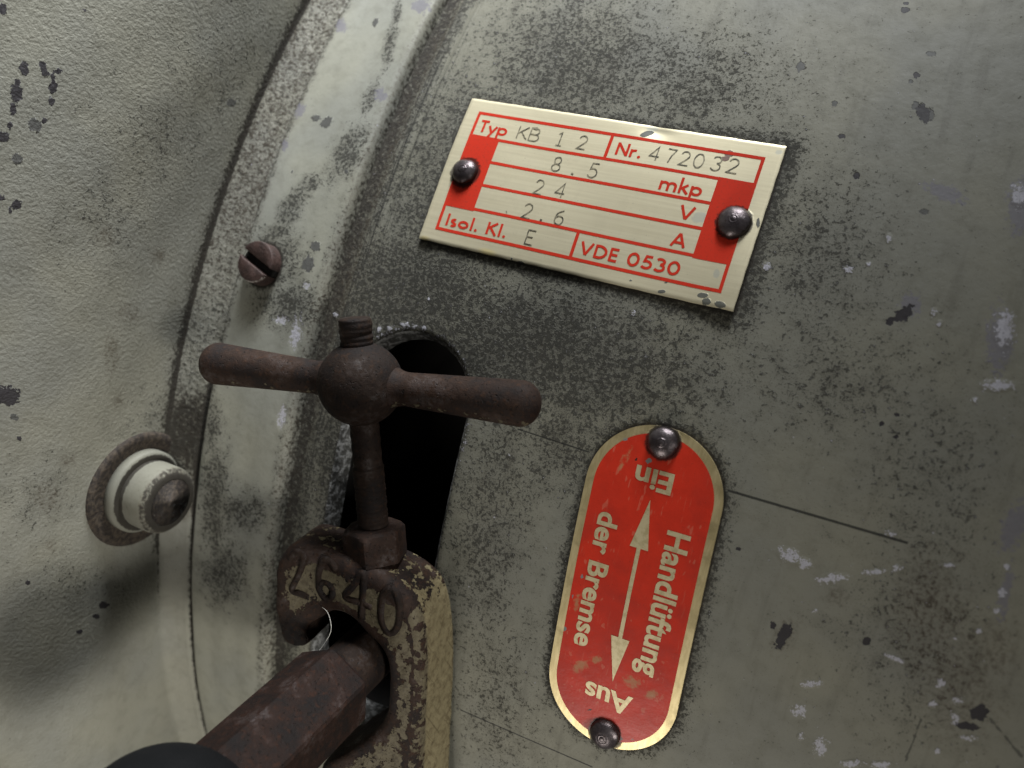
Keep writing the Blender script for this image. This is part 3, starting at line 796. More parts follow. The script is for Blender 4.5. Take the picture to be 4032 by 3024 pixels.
sk = lathe('hex_socket', [(4.95, 8.88), (4.5, 8.80), (3.75, 8.6), (3.55, 8.3), (3.4, 6.6), (2.2, 6.3), (0.5, 6.2)], bf, M_seat, None, 60,
           shape=lambda a, i: hexs(a, i) if 2 <= i <= 4 else np.ones_like(a), cap=True)
under(sk, head)
sk.parent = head
sk.matrix_parent_inverse = Matrix()

# ------------------------------------------------------------------ plates
def plate_h1(u, v):
    """the thin nameplate is not quite flat"""
    return 0.70 + 0.55 * smoothstep(22, 30, u) * smoothstep(6, -13, v) + 0.25 * smoothstep(-24, -30, u) * smoothstep(4, -14, v) \
        + 0.10 * np.sin(u * 0.16) * np.sin(v * 0.2 + 0.5) - 0.35 * np.exp(-(((u - 8.0) / 2.4) ** 2 + ((v - 13.8) / 1.2) ** 2))


def plate_h2(u, v):
    return 0.75 + 0.08 * np.sin(v * 0.11) + 0.0 * u


def pw(u, v, pl, hfun, dh=0.0):
    u, v = np.asarray(u, float), np.asarray(v, float)
    x, s = from_plate(u, v, pl)
    return dw(x, s, hfun(u, v) + dh)


RIV = {P1: ((-25.25, -0.55), (25.75, -0.25)), P2: ((-0.05, 26.1), (0.35, -26.3))}


def soil(q, pl):
    """soil packed round the rivet heads"""
    d = np.min([np.hypot(q[:, 0] - a, q[:, 1] - b_) for a, b_ in RIV[pl]], axis=0)
    return np.exp(-np.maximum(d - 2.7, 0) / 0.55)


def arr_attrs(q, pl=None, **tables):
    out = {k_: blob(q, t) for k_, t in tables.items()}
    if pl is not None:
        out['soil'] = soil(q, pl)
    return out


# --- nameplate
name_plate = empty('nameplate', 'rectangular brass type plate with red frame and stamped figures, held by two rivets', 'nameplate', dw(P1[0], P1[1], 0))
uu = np.linspace(-P1W / 2, P1W / 2, 200)
vv_ = np.linspace(-P1H / 2, P1H / 2, 100)
U, Vv = np.meshgrid(uu, vv_)
u_, v_ = U.ravel(), Vv.ravel()
# slightly uneven sheared edges
eu = np.where(np.abs(u_) > P1W / 2 - 0.01, 0.03 * np.sin(v_ * 1.7) * np.sin(v_ * 0.53), 0)
ev = np.where(np.abs(v_) > P1H / 2 - 0.01, 0.03 * np.sin(u_ * 1.3) * np.sin(u_ * 0.37), 0)
bev = np.where((np.abs(u_) > P1W / 2 - 0.01) | (np.abs(v_) > P1H / 2 - 0.01), -0.12, 0.0)
top = pw(u_ + eu, v_ + ev, P1, plate_h1, bev)
nr, nc = U.shape
idx = np.arange(nr * nc).reshape(nr, nc)
loop = np.concatenate([idx[0, :], idx[1:, -1], idx[-1, -2::-1], idx[-2:0:-1, 0]])
low = pw((u_ + eu)[loop], (v_ + ev)[loop], P1, plate_h1, -0.65)
ff = [tuple(f) for f in grid_faces(nr, nc)]
b0 = nr * nc
ff += [(int(loop[i]), b0 + i, b0 + (i + 1) % len(loop), int(loop[(i + 1) % len(loop)])) for i in range(len(loop))]
qa = np.stack([u_, v_], 1)
ql = np.concatenate([qa, qa[loop]])
pl_o = mesh_obj('plate_sheet', np.concatenate([top, low]), ff, M_brass, None, True, arr_attrs(ql, P1, chip=P1_CHIP, rust=P1_RUST, pale=P1_PALE, yel=P1_YEL))
sharp(pl_o, 40)
under(pl_o, name_plate)


class Strokes:
    """flat ribbons laid on a plate"""

    def __init__(self, pl, hfun, dh=0.03):
        self.pl, self.hf, self.dh = pl, hfun, dh
        self.v, self.f, self.k, self.uv = [], [], 0, []

    def poly(self, pts, lift=0.0):
        pts = np.array(pts, float)
        b = len(self.v)
        self.uv += pts.tolist()
        self.v += pw(pts[:, 0], pts[:, 1], self.pl, self.hf, self.dh + lift).tolist()
        self.f.append(tuple(range(b, b + len(pts))))

    def rect(self, u0, v0, u1, v1, lift=0.0):
        nu = max(1, int(abs(u1 - u0) / 0.5))
        nv = max(1, int(abs(v1 - v0) / 0.5))
        U_, V_ = np.meshgrid(np.linspace(u0, u1, nu + 1), np.linspace(v0, v1, nv + 1))
        b = len(self.v)
        self.uv += np.stack([U_.ravel(), V_.ravel()], 1).tolist()
        self.v += pw(U_.ravel(), V_.ravel(), self.pl, self.hf, self.dh + lift).tolist()
        self.f += [tuple(int(i) + b for i in f) for f in grid_faces(nv + 1, nu + 1)]

    def stroke(self, pts, w, closed=False, rnd=False):
        p = np.array(pts, float)
        self.k += 1
        lift = 0.004 * (self.k % 5)
        n_ = len(p)
        if closed:
            t = np.roll(p, -1, 0) - np.roll(p, 1, 0)
        else:
            t = np.gradient(p, axis=0)
        t = t / np.maximum(np.hypot(t[:, 0], t[:, 1])[:, None], 1e-9)
        nrm = np.stack([-t[:, 1], t[:, 0]], 1)
        # mitre
        seg = np.diff(np.vstack([p, p[:1]]) if closed else p, axis=0)
        seg = seg / np.maximum(np.hypot(seg[:, 0], seg[:, 1])[:, None], 1e-9)
        ws = np.full(n_, w / 2)
        for i in range(n_):
            if not closed and i in (0, n_ - 1):
                continue
            a_ = seg[i - 1]
            b_ = seg[i % len(seg)]
            bis = a_ + b_
            L = np.hypot(*bis)
            if L > 0.3:
                bis /= L
                nrm[i] = (-bis[1], bis[0])
                ws[i] = w / 2 / max(0.35, np.dot(bis, b_))
        A, B = p + nrm * ws[:, None], p - nrm * ws[:, None]
        b = len(self.v)
        Q = np.empty((2 * n_, 2))
        Q[0::2], Q[1::2] = A, B
        self.uv += Q.tolist()
        self.v += pw(Q[:, 0], Q[:, 1], self.pl, self.hf, self.dh + lift).tolist()
        for i in range(n_ if closed else n_ - 1):
            j = (i + 1) % n_
            self.f.append((b + 2 * i + 1, b + 2 * j + 1, b + 2 * j, b + 2 * i))
        if rnd and not closed:
            for e in (0, n_ - 1):
                self.dot(p[e], w / 2)

    def dot(self, c, r):
        self.k += 1
        a = np.linspace(0, 2 * math.pi, 12, endpoint=False)
        self.poly([(c[0] + r * math.cos(t), c[1] + r * math.sin(t)) for t in a], 0.004 * (self.k % 5) + 0.002)

    def build(self, name, mat, parent):
        return under(mesh_obj(name, np.array(self.v), self.f, mat, None, False, dict(soil=soil(np.array(self.uv), self.pl))), parent)


def arc(cx, cy, rx, ry, a0, a1, n_=14):
    return [(cx + rx * math.cos(math.radians(a0 + (a1 - a0) * i / n_)), cy + ry * math.sin(math.radians(a0 + (a1 - a0) * i / n_))) for i in range(n_ + 1)]


# geometric sans (printed) and single-line stamped figures: cap height 1
XH = 0.62
FONT = {
    'T': (0.50, [[(0.25, 0), (0.25, 1)], [(0, 0.92), (0.5, 0.92)]]),
    'y': (0.48, [[(0.02, XH), (0.25, 0.06)], [(0.48, XH), (0.12, -0.30)]]),
    'p': (0.60, [arc(0.31, 0.31, 0.235, 0.235, 0, 360, 22), [(0.075, XH), (0.075, -0.32)]]),
    'N': (0.66, [[(0.08, 0), (0.08, 1)], [(0.08, 0.97), (0.60, 0.05)], [(0.60, 0), (0.60, 1)]]),
    'r': (0.34, [[(0.08, 0), (0.08, XH)], arc(0.27, 0.36, 0.19, 0.19, 170, 70, 8)]),
    '.': (0.20, ['.', (0.10, 0.09)]),
    'm': (0.95, [[(0.08, 0), (0.08, XH)], arc(0.275, 0.36, 0.195, 0.19, 180, 0) + [(0.47, 0)], arc(0.665, 0.36, 0.195, 0.19, 180, 0) + [(0.86, 0)]]),
    'k': (0.52, [[(0.08, 0), (0.08, 1.06)], [(0.45, XH), (0.12, 0.31)], [(0.20, 0.36), (0.50, 0)]]),
    'V': (0.66, [[(0.04, 1), (0.33, 0.06)], [(0.62, 1), (0.33, 0.06)]]),
    'A': (0.70, [[(0.05, 0), (0.35, 0.95)], [(0.65, 0), (0.35, 0.95)], [(0.16, 0.30), (0.54, 0.30)]]),
    'I': (0.20, [[(0.10, 0), (0.10, 1)]]),
    's': (0.36, [arc(0.19, 0.455, 0.125, 0.12, 50, 200, 10) + [(0.13, 0.35), (0.24, 0.27)] + arc(0.18, 0.165, 0.125, 0.115, 25, -140, 10)]),
    'o': (0.62, [arc(0.31, 0.31, 0.235, 0.235, 0, 360, 22)]),
    'l': (0.18, [[(0.09, 0), (0.09, 1.06)]]),
    'K': (0.60, [[(0.08, 0), (0.08, 1)], [(0.54, 1), (0.12, 0.52)], [(0.20, 0.58), (0.58, 0)]]),
    'D': (0.68, [[(0.08, 0), (0.08, 1)], [(0.08, 0.075)] + arc(0.24, 0.5, 0.36, 0.425, -90, 90, 18) + [(0.08, 0.925)]]),
    'E': (0.46, [[(0.08, 0), (0.08, 1)], [(0.08, 0.925), (0.44, 0.925)], [(0.08, 0.5), (0.42, 0.5)], [(0.08, 0.075), (0.44, 0.075)]]),
    '0': (0.62, [arc(0.31, 0.5, 0.235, 0.425, 0, 360, 26)]),
    '5': (0.56, [[(0.50, 0.925), (0.20, 0.925), (0.15, 0.56)] + arc(0.26, 0.33, 0.235, 0.255, 115, -145, 18)]),
    '3': (0.56, [arc(0.27, 0.74, 0.19, 0.185, 150, -80, 14), arc(0.26, 0.31, 0.23, 0.235, 85, -145, 18)]),
    ' ': (0.30, []),
}
STAMP = {
    'K': (0.62, [[(0.03, 0), (0.03, 1)], [(0.58, 1), (0.05, 0.42)], [(0.20, 0.58), (0.62, 0)]]),
    'B': (0.60, [[(0.04, 0), (0.04, 1), (0.34, 1)] + arc(0.34, 0.76, 0.2, 0.24, 90, -90, 10) + [(0.06, 0.52)], [(0.34, 0.52)] + arc(0.36, 0.26, 0.23, 0.26, 90, -90, 12) + [(0.04, 0)]]),
    '1': (0.50, [[(0.08, 0.86), (0.28, 1.0), (0.28, 0)], [(0.08, 0), (0.48, 0)]]),
    '2': (0.60, [arc(0.30, 0.72, 0.26, 0.28, 165, -20, 14) + [(0.42, 0.44), (0.03, 0.0), (0.60, 0.0)]]),
    '4': (0.62, [[(0.46, 0), (0.46, 1), (0.0, 0.28), (0.62, 0.28)]]),
    '7': (0.58, [[(0.0, 1), (0.58, 1), (0.34, 0.5), (0.22, 0)]]),
    '0': (0.58, [arc(0.29, 0.5, 0.28, 0.5, 0, 360, 26)]),
    '3': (0.56, [arc(0.27, 0.755, 0.24, 0.245, 155, -85, 14), arc(0.26, 0.265, 0.28, 0.265, 85, -155, 16)]),
    '8': (0.58, [arc(0.29, 0.755, 0.22, 0.245, 0, 360, 20), arc(0.29, 0.255, 0.28, 0.255, 0, 360, 22)]),
    '5': (0.58, [[(0.54, 1), (0.12, 1), (0.07, 0.56)] + arc(0.26, 0.315, 0.29, 0.315, 128, -150, 18)]),
    '6': (0.58, [[(0.46, 0.98), (0.30, 0.90)] + arc(0.34, 0.42, 0.33, 0.46, 110, 180, 8) + arc(0.29, 0.29, 0.28, 0.29, 180, -170, 20)]),
    'E': (0.52, [[(0.52, 1), (0.04, 1), (0.04, 0), (0.52, 0)], [(0.04, 0.52), (0.42, 0.52)]]),
    ',': (0.2, [[(0.10, 0.06), (0.06, -0.06)]]),
    '.': (0.2, [[(0.07, 0.04), (0.11, 0.08)]]),
}


def word(font, text, u, v, cap, w, u_end=None, pl=P1, hf=plate_h1, dh=0.03, track=0.08):
    st = Strokes(pl, hf, dh)
    tot = sum(font[c][0] + track for c in text) - track
    sx = cap if u_end is None else (u_end - u) / tot
    x = 0.0
    for c in text:
        adv, strokes = font[c]
        i = 0
        while i < len(strokes):
            s_ = strokes[i]
            if s_ == '.':
                d = strokes[i + 1]
                st.dot((u + (x + d[0]) * sx, v + d[1] * cap), w * 0.62)
                i += 2
                continue
            pts = [(u + (x + a_) * sx, v + b_ * cap) for a_, b_ in s_]
            closed = len(s_) > 15 and abs(s_[0][0] - s_[-1][0]) < 1e-6 and abs(s_[0][1] - s_[-1][1]) < 1e-6
            if closed:
                pts = pts[:-1]
            st.stroke(pts, w, closed, rnd=False)
            i += 1
        x += adv + track
    return st


# red frame: outer border, rows, dividers and the two blocks under the rivets
lw = 0.58
fr = Strokes(P1, plate_h1, 0.03)
fr.rect(-27.3, 11.55, 27.3, 12.15)
fr.rect(-27.3, -12.45, 27.3, -11.85)
fr.rect(-27.3, 7.25, -26.72, 11.55)
fr.rect(26.72, 7.25, 27.3, 11.55)
fr.rect(-27.3, -11.85, -26.72, -7.55)
fr.rect(26.72, -11.85, 27.3, -7.55)
fr.rect(-27.3, -7.55, -20.9, 7.25)
fr.rect(20.9, -7.55, 27.3, 7.25)
for b in (6.65, 2.05, -2.60, -7.40):
    fr.rect(-20.9, b, 20.9, b + 0.56)
fr.rect(-0.05, 7.21, 0.55, 11.55)
fr.rect(-0.05, -11.85, 0.55, -7.40)
fr.build('red_frame', M_print, name_plate)
for t_, u0, v0, cap, ue in (('Typ', -25.9, 7.95, 2.55, -20.0), ('Nr.', 1.75, 8.05, 2.45, 6.6), ('mkp', 11.5, 3.05, 2.75, 18.95), ('V', 16.35, -1.45, 2.55, 18.95),
                            ('A', 16.55, -6.25, 2.5, 19.15), ('Isol. Kl.', -25.75, -11.25, 2.35, -12.9), ('VDE 0530', 1.45, -11.15, 2.4, 19.6)):
    word(FONT, t_, u0, v0, cap, 0.46, ue, dh=0.034).build('red_lettering', M_print, name_plate)
for t_, u0, v0, cap, ue in (('KB', -17.85, 8.0, 2.55, -13.4), ('1', -9.95, 8.0, 2.6, -8.55), ('2', -5.65, 8.05, 2.6, -3.95), ('4', 8.05, 8.2, 2.6, 9.75),
                            ('7', 11.0, 8.2, 2.6, 12.5), ('2', 13.45, 8.2, 2.6, 15.1), ('0', 15.9, 8.2, 2.6, 17.6), ('3', 19.0, 8.25, 2.6, 20.6), ('2', 21.7, 8.35, 2.6, 23.5),
                            ('8', -8.9, 3.0, 2.75, -7.25), (',', -4.8, 3.05, 2.75, None), ('5', -1.75, 3.0, 2.75, -0.05), ('2', -10.7, -1.95, 2.75, -9.0), ('4', -6.5, -1.75, 2.7, -4.7),
                            ('.', -14.55, -6.6, 2.75, None), ('2', -11.25, -6.8, 2.75, -9.5), (',', -7.5, -6.6, 2.75, None), ('6', -4.85, -6.75, 2.75, -3.2), ('E', -9.0, -11.45, 2.65, -7.4)):
    fig = word(STAMP, t_, u0, v0, cap, 0.21 if t_ not in ',.' else 0.42, ue, dh=0.055)
    fig.build('stamped_figure', M_stamp, name_plate)


def rivet(u, v, pl, hfun, parent, r=2.72, hh=1.75, tilt=(0, 0), nub=True):
    x, s = from_plate(u, v, pl)
    o, ex, ey, ez = drum_frame(x, s, float(hfun(np.array(u), np.array(v))) - 0.15)
    ez = ez + ex * tilt[0] + ey * tilt[1]
    ez /= np.linalg.norm(ez)
    prof = [(r, -0.4), (r * 1.0, 0.12), (r * 0.975, 0.34)]
    for a in np.linspace(0.22, 1.0, 12):
        t = a * math.pi / 2
        prof.append((r * math.cos(t) ** 0.92 if a < 1 else 0.02, 0.20 + hh * math.sin(t)))
    prof = [p_ for p_ in prof if p_[0] > 0.62 or not nub]
    if nub:
        zt = prof[-1][1]
        prof += [(0.66, zt + 0.03), (0.56, zt - 0.07), (0.46, zt - 0.02), (0.25, zt + 0.06), (0.05, zt + 0.07)]
    o2 = lathe('rivet', prof, (o, ex, ey, ez), M_rivet, None, 40, dict(rim=lambda i, rr, z: max(0.0, rr / r) ** 3),
               shape=lambda a, i: 1 + 0.018 * np.sin(3 * a + u) + 0.014 * np.sin(7 * a + v))
    return under(o2, parent)


rivet(-25.25, -0.55, P1, plate_h1, name_plate, 2.55)
rivet(25.75, -0.25, P1, plate_h1, name_plate, 2.85)

# --- oval brake release plate
oval = empty('brake_release_plate', 'oval red enamelled plate with brass rim and double arrow, held by two rivets', 'sign plate', dw(P2[0], P2[1], 0))


def stadium(wd, L, hfun_dh, rows=130, cols=34):
    r = wd / 2
    st = L / 2 - r
    t = np.linspace(-1, 1, rows)
    vrow = np.sign(t) * (1 - (1 - np.abs(t)) ** 1.25) * L / 2
    hw = np.sqrt(np.maximum(r * r - np.maximum(np.abs(vrow) - st, 0) ** 2, 1e-4))
    c = np.linspace(-1, 1, cols)
    c = np.sign(c) * (1 - (1 - np.abs(c)) ** 1.4)
    U_ = hw[:, None] * c[None, :]
    V_ = np.repeat(vrow[:, None], cols, 1)
    return U_, V_


def stadium_obj(name, wd, L, dh, mat, skirt, tables, parent):
    U_, V_ = stadium(wd, L, dh)
    nr, nc = U_.shape
    u_, v_ = U_.ravel(), V_.ravel()
    top = pw(u_, v_, P2, plate_h2, dh)
    idx = np.arange(nr * nc).reshape(nr, nc)
    loop = np.concatenate([idx[0, :], idx[1:, -1], idx[-1, -2::-1], idx[-2:0:-1, 0]])
    low = pw(u_[loop], v_[loop], P2, plate_h2, dh - skirt)
    ff = [tuple(f) for f in grid_faces(nr, nc)]
    b0 = nr * nc
    ff += [(int(loop[i]), b0 + i, b0 + (i + 1) % len(loop), int(loop[(i + 1) % len(loop)])) for i in range(len(loop))]
    qa = np.stack([u_, v_], 1)
    ql = np.concatenate([qa, qa[loop]])
    o = mesh_obj(name, np.concatenate([top, low]), ff, mat, None, True, arr_attrs(ql, P2, **tables))
    sharp(o, 40)
    return under(o, parent)


stadium_obj('brass_rim', P2W, P2H, 0.0, M_brass2, 0.75, dict(chip=P2_CHIP, pale=P2_GREY, yel=[], rust=[]), oval)
stadium_obj('red_field', 20.2, 54.6, 0.05, M_red, 0.06, dict(chip=P2_CHIP, grey=P2_GREY, wear=P2_WEAR), oval)
ar = Strokes(P2, plate_h2, 0.10)
for v0, v1, w0 in ((8.1, 16.4, 1.58), (-7.9, -16.0, 1.62)):
    for i in range(10):
        a_, b_ = i / 10, (i + 1) / 10
        va, vb = v0 + (v1 - v0) * a_, v0 + (v1 - v0) * b_
        wa, wb = w0 * (1 - a_), max(w0 * (1 - b_), 0.02)
        ar.poly([(-wa - 0.12 * (1 - a_), va), (wa - 0.12 * (1 - a_), va), (wb - 0.12 * (1 - b_), vb), (-wb - 0.12 * (1 - b_), vb)])
ar.rect(-0.48, -7.95, 0.20, 8.15, 0.006)
k = NT('lettering_brass')
n_ = k.noise(0.9, 4, 0.65)
M_letter = k.out(k.mix(k.ss(n_, 0.42, 0.66), (0.60, 0.51, 0.31), (0.46, 0.38, 0.21)), 0.42, 0.35)
k.bsdf.inputs['Roughness'].default_value = 0.42
ar.build('double_arrow', M_letter, oval)


def font_word(text, org, du, up, length, cap, name, parent, bold=0.027):
    """Blender's own font, emboldened, laid on the oval plate: org = start of baseline, du = reading direction"""
    cu = bpy.data.curves.new('t', 'FONT')
    cu.body = text
    cu.offset = bold
    cu.resolution_u = 5
    tmp = bpy.data.objects.new('t', cu)
    C.objects.link(tmp)
    dg = bpy.context.evaluated_depsgraph_get()
    me = tmp.evaluated_get(dg).to_mesh()
    co = np.zeros(len(me.vertices) * 3)
    me.vertices.foreach_get('co', co)
    co = co.reshape(-1, 3)[:, :2]
    fcs = [tuple(p_.vertices) for p_ in me.polygons]
    tmp.evaluated_get(dg).to_mesh_clear()
    bpy.data.objects.remove(tmp)
    bpy.data.curves.remove(cu)
    x0, x1 = co[:, 0].min(), co[:, 0].max()
    # cap height of the built-in font
    ch = CAPH
    a_ = (co[:, 0] - x0) / (x1 - x0) * length
    b_ = co[:, 1] / ch * cap
    du, up = np.array(du, float), np.array(up, float)
    uv = np.array(org)[None] + a_[:, None] * du[None] + b_[:, None] * up[None]
    return under(mesh_obj(name, pw(uv[:, 0], uv[:, 1], P2, plate_h2, 0.10), fcs, M_letter, None, False), parent)


CAPH = 0.73
font_word('Ein', (3.0, 21.4), (-1, 0), (0, -1), 6.4, 3.55, 'brass_lettering', oval)
font_word('Aus', (4.0, -17.75), (-1, 0), (0, -1), 8.5, 3.75, 'brass_lettering', oval)
font_word('Handlüftung', (4.0, 12.5), (0, -1), (1, 0), 25.3, 3.85, 'brass_lettering', oval)
font_word('der Bremse', (-7.85, 12.4), (0, -1), (1, 0), 24.2, 3.55, 'brass_lettering', oval)
rivet(-0.05, 26.1, P2, plate_h2, oval, 2.7, 1.8)
rivet(0.35, -26.3, P2, plate_h2, oval, 2.75, 1.8)

# ------------------------------------------------------------------ release lever: hook, nut, stud
LO = np.array([-76.574, -213.48, -10.402])
LM = np.array([[0.96755, 0.0772, 0.24059], [-0.20754, -0.30034, 0.93098], [0.14413, -0.9507, -0.27457]])


def lw_(p):
    """lever coordinates (mm: along handle, along stud, outwards) -> world mm"""
    return LO + np.asarray(p, float) @ LM


lever = empty('release_lever', 'rusty forged hook with olive paint remnants and cast digits 2640, rising from the slot', 'lever', lw_((5, -60, 0)) * MM)


def frame_at(p, axis_):
    """orthonormal frame at lever point p with its third axis along the lever-space vector axis_"""
    ez = np.asarray(axis_, float) @ LM
    ez /= np.linalg.norm(ez)
    t = np.array([0.3, 0.2, 0.9]) if abs(ez[2]) < 0.8 else np.array([1.0, 0.1, 0])
    ex = np.cross(t, ez)
    ex /= np.linalg.norm(ex)
    return lw_(p), ex, np.cross(ez, ex), ez


pairs = [((-15.6, -48.7), (-13.4, -48.5)), ((-17.5, -47.7), (-11.9, -47.3)), ((-18.4, -45.2), (-12.4, -45.6)), ((-18.6, -41), (-12.2, -44.4)), ((-18.2, -37), (-11, -43.5)),
         ((-17.2, -32.8), (-9.6, -42.7)), ((-15.2, -29.8), (-8.4, -41.9)), ((-12.6, -28.5), (-7.2, -41.2)), ((-8.6, -29.0), (-5.8, -41)), ((-4.5, -30.1), (-4.4, -41.2)),
         ((0.5, -31.4), (-2.6, -42.2)), ((5, -33.4), (-0.6, -44.4)), ((8.2, -36.2), (1.2, -46)), ((9.8, -39), (2.4, -47.6)), ((10.5, -42), (3.1, -49.4)), ((10.6, -46), (3.3, -51.4)),
         ((10.4, -50), (3.2, -53.8)), ((9.9, -55), (2.8, -57)), ((9.3, -60), (1.8, -61)), ((8.7, -65), (-1.5, -65)), ((8.1, -70), (-7, -69.5)), ((7.5, -76), (-13, -74.5)), ((6.5, -86), (-15, -86))]
pairs = np.array(pairs)


def catmull(p, per_):
    out = []
    for i in range(len(p) - 1):
        p0, p1, p2, p3 = p[max(i - 1, 0)], p[i], p[i + 1], p[min(i + 2, len(p) - 1)]
        for t in np.linspace(0, 1, per_, endpoint=False):
            out.append(0.5 * (2 * p1 + (p2 - p0) * t + (2 * p0 - 5 * p1 + 4 * p2 - p3) * t * t + (3 * p1 - p0 - 3 * p2 + p3) * t ** 3))
    out.append(p[-1])
    return np.array(out)


Oo = catmull(pairs[:, 0], 7)
Ii = catmull(pairs[:, 1], 7)
HF, HB = 6.2, -5.0
vs, pa, sd_ = [], [], []
nst = len(Oo)
for a in range(nst):
    f_ = a / (nst - 1)
    e = min(1.0, 0.35 + a / 6.0)
    e = math.sin(e * math.pi / 2)
    mid = (Oo[a] + Ii[a]) / 2
    hm_ = (HF + HB) / 2
    flare = 2.0 * smoothstep(0.42, 0.6, f_)
    w_ = Oo[a] - Ii[a]
    L = np.hypot(*w_)
    wn = w_ / L
    rd = min(2.0, L * 0.24)
    # loop: inner back -> inner front -> outer front -> outer back (t across 0..1 inner->outer)
    loop_ = []
    for hh in np.linspace(HB + 1.0, HF - rd, 9):
        loop_.append((0.0, hh, 0.0))
    for t in np.linspace(0, 1, 4)[1:]:
        loop_.append((rd * (1 - math.cos(t * math.pi / 2)), HF - rd + rd * math.sin(t * math.pi / 2), 0.25))
    for t in np.linspace(0, 1, 18)[1:-1]:
        loop_.append((rd + (L - 2 * rd) * t, HF + 0.12 * math.sin(t * math.pi), 1.0 - 0.9 * abs(2 * t - 1) ** 3))
    for t in np.linspace(0, 1, 4):
        loop_.append((L - rd * (1 - math.sin(t * math.pi / 2)), HF - rd * (1 - math.cos(t * math.pi / 2)), 0.22 if f_ < 0.58 else 0.85))
    for hh in np.linspace(HF - rd, HB + 1.0, 14)[1:]:
        t = (HF - rd - hh) / (HF - HB - 1 - rd)
        loop_.append((L + flare * t, hh, 2.0 + t))
    for t in np.linspace(0, 1, 3)[1:]:
        loop_.append((L + flare - 1.0 * t, HB + 1.0 - 1.0 * t, 0.1))
    loop_.append((L * 0.5, HB, 0))
    loop_.append((1.0, HB, 0))
    for d, hh, pk in loop_:
        p2 = Ii[a] + wn * d
        p2 = mid + (p2 - mid) * e
        h2 = hm_ + (hh - hm_) * (0.55 + 0.45 * e)
        nz = 0.10 * math.sin(p2[0] * 1.1 + h2) * math.sin(p2[1] * 0.9 + h2 * 0.7) + 0.06 * math.sin(p2[0] * 2.9 + 1) * math.sin(p2[1] * 2.3)
        vs.append((p2[0] + nz * wn[0], p2[1] + nz * wn[1], h2 + nz))
        if pk >= 2.0:          # outer side: paint on the long arm, bare over the crown
            amt = 0.35 + 0.68 * smoothstep(0.52, 0.70, f_)
        else:
            amt = pk * (0.77 if f_ < 0.62 else 0.60) * smoothstep(0.10, 0.22, f_)
            if f_ < 0.25:
                amt *= 0.95
        pa.append(amt)
        sd_.append(1.0 if pk >= 2.0 else 0.0)
nl = len(loop_)
W_ = lw_(np.array(vs)) * MM
ff = [tuple(f) for f in grid_faces(nst, nl, True)] + [tuple(range(nl))[::-1], tuple(range((nst - 1) * nl, nst * nl))]
under(mesh_obj('hook_body', W_, ff, M_rust_paint, None, True, dict(paint=np.array(pa), side=np.array(sd_))), lever)

# raised cast characters on the hook face: rounded ribs
CAST = [
    [[(-13.7, -31.2), (-13.0, -29.9), (-11.8, -29.7), (-11.0, -30.9), (-12.4, -34.0), (-14.1, -37.0), (-12.4, -37.6), (-10.7, -38.1)]],
    [[(-4.7, -32.4), (-5.8, -30.9), (-7.1, -30.8), (-8.0, -32.6), (-8.4, -35.0), (-8.3, -36.8), (-7.4, -38.0), (-6.2, -37.6), (-5.8, -36.2), (-6.6, -35.0), (-7.8, -35.0), (-8.3, -36.0)]],
    [[(-0.5, -41.2), (0.1, -36.5), (0.5, -32.4), (-1.6, -35.0), (-3.4, -37.2), (-0.8, -38.0), (1.7, -38.7)]],
    [[(5.6, -34.7), (4.3, -35.7), (3.5, -38.0), (3.3, -40.4), (3.8, -42.6), (4.9, -43.3), (6.1, -42.2), (6.8, -40.0), (7.0, -37.6), (6.6, -35.6), (5.6, -34.7)]],
]
for strokes in CAST:
    vs, ff = [], []
    for s_ in strokes:
        pth = catmull(np.array(s_, float), 5)
        t = np.gradient(pth, axis=0)
        t /= np.hypot(t[:, 0], t[:, 1])[:, None]
        nrm = np.stack([-t[:, 1], t[:, 0]], 1)
        b = len(vs)
        sect = [(-0.72, -0.3), (-0.55, 0.22), (-0.2, 0.48), (0.2, 0.48), (0.55, 0.22), (0.72, -0.3)]
        for i in range(len(pth)):
            for d, hh in sect:
                vs.append((pth[i, 0] + nrm[i, 0] * d, pth[i, 1] + nrm[i, 1] * d, HF + 0.10 + hh * (0.9 + 0.2 * math.sin(i * 0.9))))
        g = grid_faces(len(pth), len(sect))
        ff += [tuple(int(x) + b for x in f) for f in g]
        ff += [tuple(b + i for i in range(len(sect)))[::-1], tuple(b + (len(pth) - 1) * len(sect) + i for i in range(len(sect)))]
    under(mesh_obj('cast_character', lw_(np.array(vs)) * MM, ff, M_rust, None, True), lever)

# hex nut standing on the hook
fr_ = frame_at((0, -31.6, 0), (0, 1, 0))
o_, ex_, ey_, ez_ = fr_
ca, sa = math.cos(math.radians(22)), math.sin(math.radians(22))
e1w, e3w = LM[0], LM[2]
nut_fr = (o_, e1w * ca + e3w * sa, -(-e1w * sa + e3w * ca), ez_)
AF = 5.05
nutp = [(AF, -0.4), (AF, 0.6), (AF, 2.6), (AF, 4.6), (AF * 0.97, 5.1), (AF * 0.86, 5.5), (3.2, 5.55)]
nut = lathe('hex_nut', nutp, nut_fr, M_nut, None, 60, dict(worn=lambda i, r, z: 0.12 if i in (3, 4) else 0.0),
            shape=lambda a, i: np.minimum(1.0 / np.cos(((a) % (math.pi / 3)) - math.pi / 6), 1.13 if i < 4 else 1.06) if i < 5 else np.ones_like(a))
sharp(nut, 30)
under(nut, lever)

